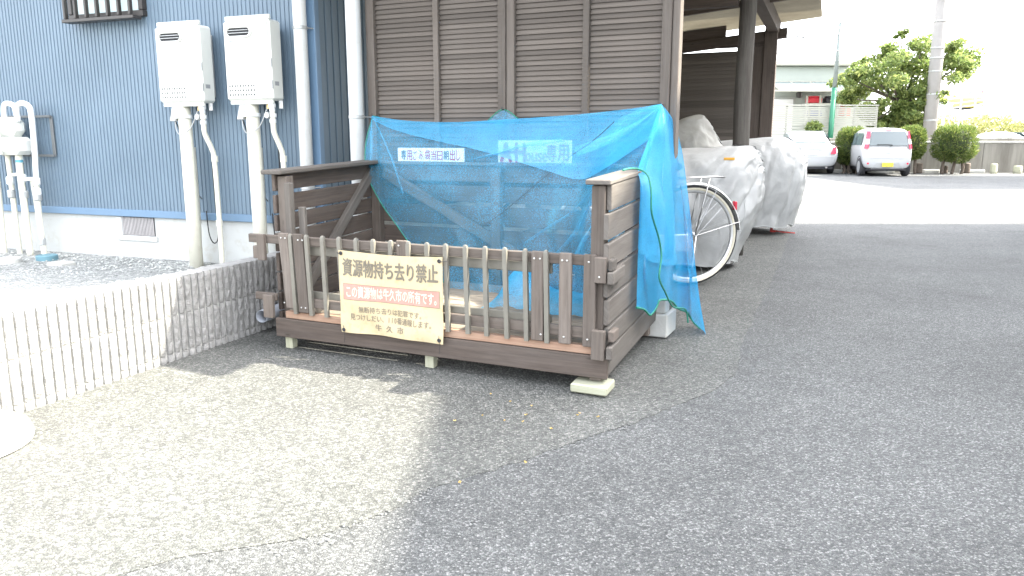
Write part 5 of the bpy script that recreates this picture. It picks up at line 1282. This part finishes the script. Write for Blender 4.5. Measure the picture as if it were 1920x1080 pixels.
# ------------------------------------------------------------------ white slatted fence and pale building behind it
M['fence'] = plain('white_fence', (0.34, 0.34, 0.30), 0.5, 0.04, 5)
M['pale_wall'] = plain('pale_green_wall', (0.33, 0.36, 0.33), 0.8, 0.05, 2)
fY = 25.2; fx0, fx1 = at(1430, 262, fY).x, at(1640, 262, fY).x; fz = at(1500, 200, fY).z
fe = thing('slatted_fence', 'white horizontal slatted screen fence behind the saloon car', 'fence', (fx0, fY, .04))
mb = MB(); box(mb, WORLD, 0, fx1 - fx0, 0, .03, 0, .052, .004); o = mb.build('slat', M['fence']); sm = o.data; bpy.data.objects.remove(o)
z = .96
while z < fz:
    place('slat', sm, (fx0, fY - .04, z), fe); z += .0665 if z > 1.40 else .095
px_ = [fx0 + (fx1 - fx0) * k / 5 for k in range(6)]
for x in px_:
    mb = MB(); box(mb, WORLD, x - .03, x + .03, fY - .005, fY + .05, .04, fz + .02, .005); mb.build('post', M['fence'], fe)
mb = MB(); box(mb, WORLD, fx0 - .02, fx1 + .03, fY - .06, fY + .03, fz + .022, fz + .06, .005); mb.build('top_rail', M['fence'], fe)
bY = 31.0; bx0, bx1 = at(1395, 262, bY).x, at(1640, 262, bY).x; bz = at(1500, 124, bY).z
bd_ = thing('pale_building', 'pale building with awning behind the white slatted fence', 'building', (bx0, bY, .04))
xr = at(1582, 262, bY).x
mb = MB(); box(mb, WORLD, bx0, xr, bY, bY + 8, .0, bz, .03); mb.build('wall', M['pale_wall'], bd_)
mb = MB(); box(mb, WORLD, bx0 - .1, xr + .15, bY - .25, bY + 8.2, bz + .002, bz + .18, .03); mb.build('parapet', M['fence'], bd_)
mb = MB(); box(mb, WORLD, xr + .003, bx1, bY + .6, bY + 7, .0, at(1600, 165, bY).z, .03); mb.build('side_wing', M['pale_wall'], bd_)
za, zb2 = at(1500, 158, bY - 1.2).z, at(1500, 172, bY - 1.2).z
mb = MB(); box(mb, WORLD, bx0, xr + .1, bY - 1.25, bY - 1.2, zb2, zb2 + .06, .006); box(mb, WORLD, bx0, xr + .1, bY - .06, bY - .004, za + .12, za + .2, .006); aw = mb.build('awning_frame', M['fence'], bd_)
for k in range(5):
    x = bx0 + .9 + (xr - bx0 - .9) * k / 4
    mb = MB(); tube(mb, [(x, bY - 1.22, zb2 + .05), (x, bY - .03, za + .16)], .03, 6); mb.build('awning_bar', M['fence'], aw)
    if k < 4:
        x2 = bx0 + .9 + (xr - bx0 - .9) * (k + 1) / 4; mb = MB(); mb.add([(x + .03, bY - 1.2, zb2 + .065), (x2 - .03, bY - 1.2, zb2 + .065), (x2 - .03, bY - .06, za + .165), (x + .03, bY - .06, za + .165)], [(0, 1, 2, 3)]); mb.build('awning_pane', M['pale_glass'], aw)
dx = at(1462, 262, bY).x; mb = MB(); box(mb, WORLD, dx - .35, dx + .42, bY - .04, bY - .003, .05, at(1460, 186, bY).z, .01); do = mb.build('door', M['board'], bd_)
mb = MB(); box(mb, WORLD, dx - .40, dx + .47, bY - .02, bY - .002, .05, at(1460, 182, bY).z, .01); mb.build('door_frame', M['grey_metal'], bd_)
lx = at(1491, 262, bY).x; mb = MB(); lathe(mb, (lx, bY - .12, at(1491, 184, bY).z), [(.02, 0), (.10, .02), (.11, .2), (.06, .28)], 12); mb.build('wall_lamp', M['bronze'], bd_)
# storage rack with red and blue goods
rX0, rX1 = at(1508, 262, bY - .8).x, at(1606, 262, bY - .8).x; rY = bY - .8
rk = thing('storage_rack', 'white storage rack under the awning of the pale building', 'rack', (rX0, rY, .04)); zs = [at(1550, 193.5, rY).z, at(1550, 200, rY).z - .35, at(1550, 179, rY).z]
for k in range(5):
    x = rX0 + (rX1 - rX0) * k / 4; mb = MB(); box(mb, WORLD, x - .03, x + .03, rY - .03, rY + .03, .05, zs[2], .004); mb.build('upright', M['fence'], rk)
for z in zs[:2]: mb = MB(); box(mb, WORLD, rX0, rX1, rY - .036, rY + .5, z - .05, z, .004); mb.build('shelf', M['fence'], rk)
cols_ = [((.55, .03, .05), 'red crate on the upper rack shelf, nearest the door'), ((.03, .03, .04), 'black bag on the upper rack shelf behind the green pole'), ((.62, .10, .06), 'bright red tarpaulin bundle at the right end of the rack'), ((.03, .06, .22), 'dark blue crate on the lower rack shelf')]
for k, (c_, lab) in enumerate(cols_):
    x0 = rX0 + (rX1 - rX0) * (.05, .38, .70, .05)[k]; x1 = rX0 + (rX1 - rX0) * (.30, .66, .86, .32)[k]; z0 = zs[0] if k < 2 else zs[1]; h = (.27, .27, .42, .22)[k]
    mb = MB(); box(mb, WORLD, x0, x1, rY + .05, rY + .45, z0 + .002, z0 + h * .8, .03); box(mb, WORLD, x0 + .04, x1 - .05, rY + .03, rY + .42, z0 + h * .8 + .001, z0 + h, .03); tag(mb.build('storage_crate', plain('crate_%d' % k, c_, .5)), lab, 'crate')

# ------------------------------------------------------------------ poles and wires
pY = 25.05; up = thing('utility_pole', 'tall concrete utility pole standing before the tree', 'pole', (at(1741, 262, pY).x, pY, 0)); ux = at(1741, 262, pY).x
mb = MB(); tube(mb, [(ux, pY, 0), (ux, pY, 4), (ux, pY, 9)], .2, 16, True, [.205, .187, .165]); mb.build('shaft', plain('pole_concrete', (.33, .315, .305), .9, .1, 3), up, True)
for z in (1.6, 2.4, 3.1, 3.5, 3.8, 4.6, 5.3):
    mb = MB(); lathe(mb, (ux, pY, z), [(.204, -.02), (.208, 0), (.204, .02)], 18); mb.build('band', M['grey_metal'], up)
zt2 = at(1757, -4, pY).z
mb = MB(); box(mb, WORLD, ux - 1.0, ux + .9, pY - .3, pY - .2, zt2, zt2 + .1, .01); mb.build('crossarm', M['grey_metal'], up)
for k in range(5): mb = MB(); lathe(mb, (ux - .95 + k * .42, pY - .25, zt2 + .1), [(.05, 0), (.06, .06), (.03, .14)], 10); mb.build('insulator', M['white_pvc'], up)
gp = thing('green_pole', 'slim green steel pole beside the slatted fence', 'pole', (at(1556, 262, 25.0).x, 25.0, 0)); gx = at(1556, 262, 25.0).x
gtop = at(1562, 42, 25.0).z
mb = MB(); tube(mb, [(gx, 25, 0), (gx + .02, 25, 2.6)], .075, 12, True, [.085, .078]); mb.build('lower_shaft', plain('green_paint', (.02, .16, .09), .4), gp, True)
mb = MB(); tube(mb, [(gx + .02, 25, 2.6), (gx + .06, 25, gtop)], .06, 12, True, [.068, .05]); mb.build('upper_shaft', plain('zinc_pole', (.20, .23, .22), .5, .05, 5, .3), gp, True)
for (py, x0, x1) in ((96, 1540, 1569), (75, 1542, 1560), (55, 1545, 1566)):
    a = at(x0, py, 25.0); b = at(x1, py, 25.0); mb = MB(); tube(mb, [(a.x, 24.9, a.z), (b.x, 24.9, a.z)], .02, 6); mb.build('arm', M['grey_metal'], gp)
mb = MB(); a = at(1547, 55, 25); b = at(1555, 35, 25); tube(mb, [(a.x, 24.9, a.z), (b.x, 24.9, b.z)], .012, 5); mb.build('aerial', M['grey_metal'], gp)
mb = MB(); box(mb, WORLD, gx - .10, gx - .03, 24.86, 24.94, at(1555, 66, 25).z, at(1555, 50, 25).z, .01); mb.build('meter_can', M['grey_metal'], gp)
for k, (pts, lab) in enumerate([([(1440, 55), (1550, 53), (1610, 52)], 'topmost'), ([(1440, 72), (1550, 67), (1612, 62)], 'second'), ([(1475, 62), (1520, 74), (1550, 75), (1615, 70)], 'sagging'), ([(1440, 101), (1560, 96), (1640, 90), (1745, 86)], 'fourth'), ([(1440, 112), (1560, 106), (1640, 103), (1745, 100)], 'lowest')]):
    mb = MB(); tube(mb, curve([at(x, y, 25.0 + max(0, x - 1562) * .0137) for x, y in pts], 5), .014, 5); tag(mb.build('overhead_wire', M['dark']), '%s thin overhead wire running from the green pole above the pale building' % lab, 'wire')
# ------------------------------------------------------------------ ramp with railing far right
M['ramp'] = plain('ramp_concrete', (.46, .46, .44), .9, .12, .8, 0, .2, 8, grime=(.36, .36, .34))
rpY = 46.0; ra = at(1775, 212, rpY); rb = at(2100, 172, rpY)
rp_ = thing('road_ramp', 'pale concrete road ramp with railing rising at the far right', 'ramp', (ra.x, rpY, 0))
mb = MB(); mb.add([(ra.x, rpY, 0), (rb.x, rpY, 0), (rb.x, rpY, rb.z), (ra.x, rpY, ra.z), (ra.x, rpY + 7, 0), (rb.x, rpY + 7, 0), (rb.x, rpY + 7, rb.z), (ra.x, rpY + 7, ra.z)], [(0, 1, 2, 3), (7, 6, 5, 4), (3, 2, 6, 7), (0, 3, 7, 4), (1, 5, 6, 2)]); mb.build('ramp_wall', M['ramp'], rp_)
mb = MB()
for k in range(13):
    q = Vector((ra.x, rpY + .1, ra.z)).lerp(Vector((rb.x, rpY + .1, rb.z)), k / 12); mb = MB(); tube(mb, [q, q + Vector((0, 0, .8))], .05, 6); mb.build('railing_post', M['grey_metal'], rp_)
for h in (.25, .5, .78):
    mb = MB(); tube(mb, [(ra.x, rpY + .1, ra.z + h), (rb.x, rpY + .1, rb.z + h)], .035, 6); mb.build('railing_bar', M['grey_metal'], rp_)
mb = MB(); a = at(1855, 178, rpY + .15); b = at(2100, 150, rpY + .15); mb.add([(a.x, rpY + .2, a.z - .9), (b.x, rpY + .2, b.z - .9), (b.x, rpY + .2, b.z), (a.x, rpY + .2, a.z)], [(0, 1, 2, 3)]); mb.build('sound_screen', glass('screen_sheet', (.65, .8, .85), .2, .35), rp_)
q = at(1790, 209, rpY + 2.5); car('hatch', (q.x + 1.4, rpY + 2.5, q.z), 185, M['paint_y'], 'yellow car passing on the ramp behind the utility pole', 'yellow_car')
pb2 = at(1769, 262, 34); mb = MB(); box(mb, WORLD, pb2.x - .35, pb2.x + .25, 34, 34.2, at(1769, 214, 34).z, at(1769, 192, 34).z, .02); tube(mb, [(pb2.x - .05, 34.1, 0), (pb2.x - .05, 34.1, at(1769, 214, 34).z)], .06, 8)
tag(mb.build('road_sign', plain('pale_blue_sign', (.55, .66, .70), .5)), 'pale blue sign board right of the utility pole', 'sign')

# ------------------------------------------------------------------ houses outside the picture on the right; they throw the shade over drive and car park
def neighbour(x0, y0, y1, h, label):
    t = thing('neighbour_house', label, 'house', (x0, y0, 0)); mb = MB(); box(mb, WORLD, x0, x0 + 7, y0, y1, 0, h - .3, .02); mb.build('wall', plain('cream_wall', (.62, .60, .54), .85), t)
    mb = MB(); box(mb, WORLD, x0 - .02, x0 + 7.2, y0 - .02, y1 + .02, h - .298, h, .02); mb.build('roof', M['grey_metal'], t)
    for k in range(3):
        for z in (1.0, h - 2.6):
            y = y0 + (y1 - y0) * (.2 + .3 * k); mb = MB(); box(mb, WORLD, x0 - .05, x0 - .003, y - .8, y + .8, z, z + 1.2, .01); w_ = mb.build('window', M['bronze'], t)
            mb = MB(); box(mb, WORLD, x0 - .054, x0 - .051, y - .72, y + .72, z + .08, z + 1.12, .001); mb.build('pane', M['car_glass'], w_)
tn = math.tan(SUN_EL)
neighbour(7.6, -9.0, 9.35, (7.6 + .31) * tn, 'cream house right of the drive, outside the picture, shading the foreground')
neighbour(17.0, 15.9, 22.0, (17.0 - 8.0) * tn, 'cream house right of the car park, outside the picture, shading its far strip')
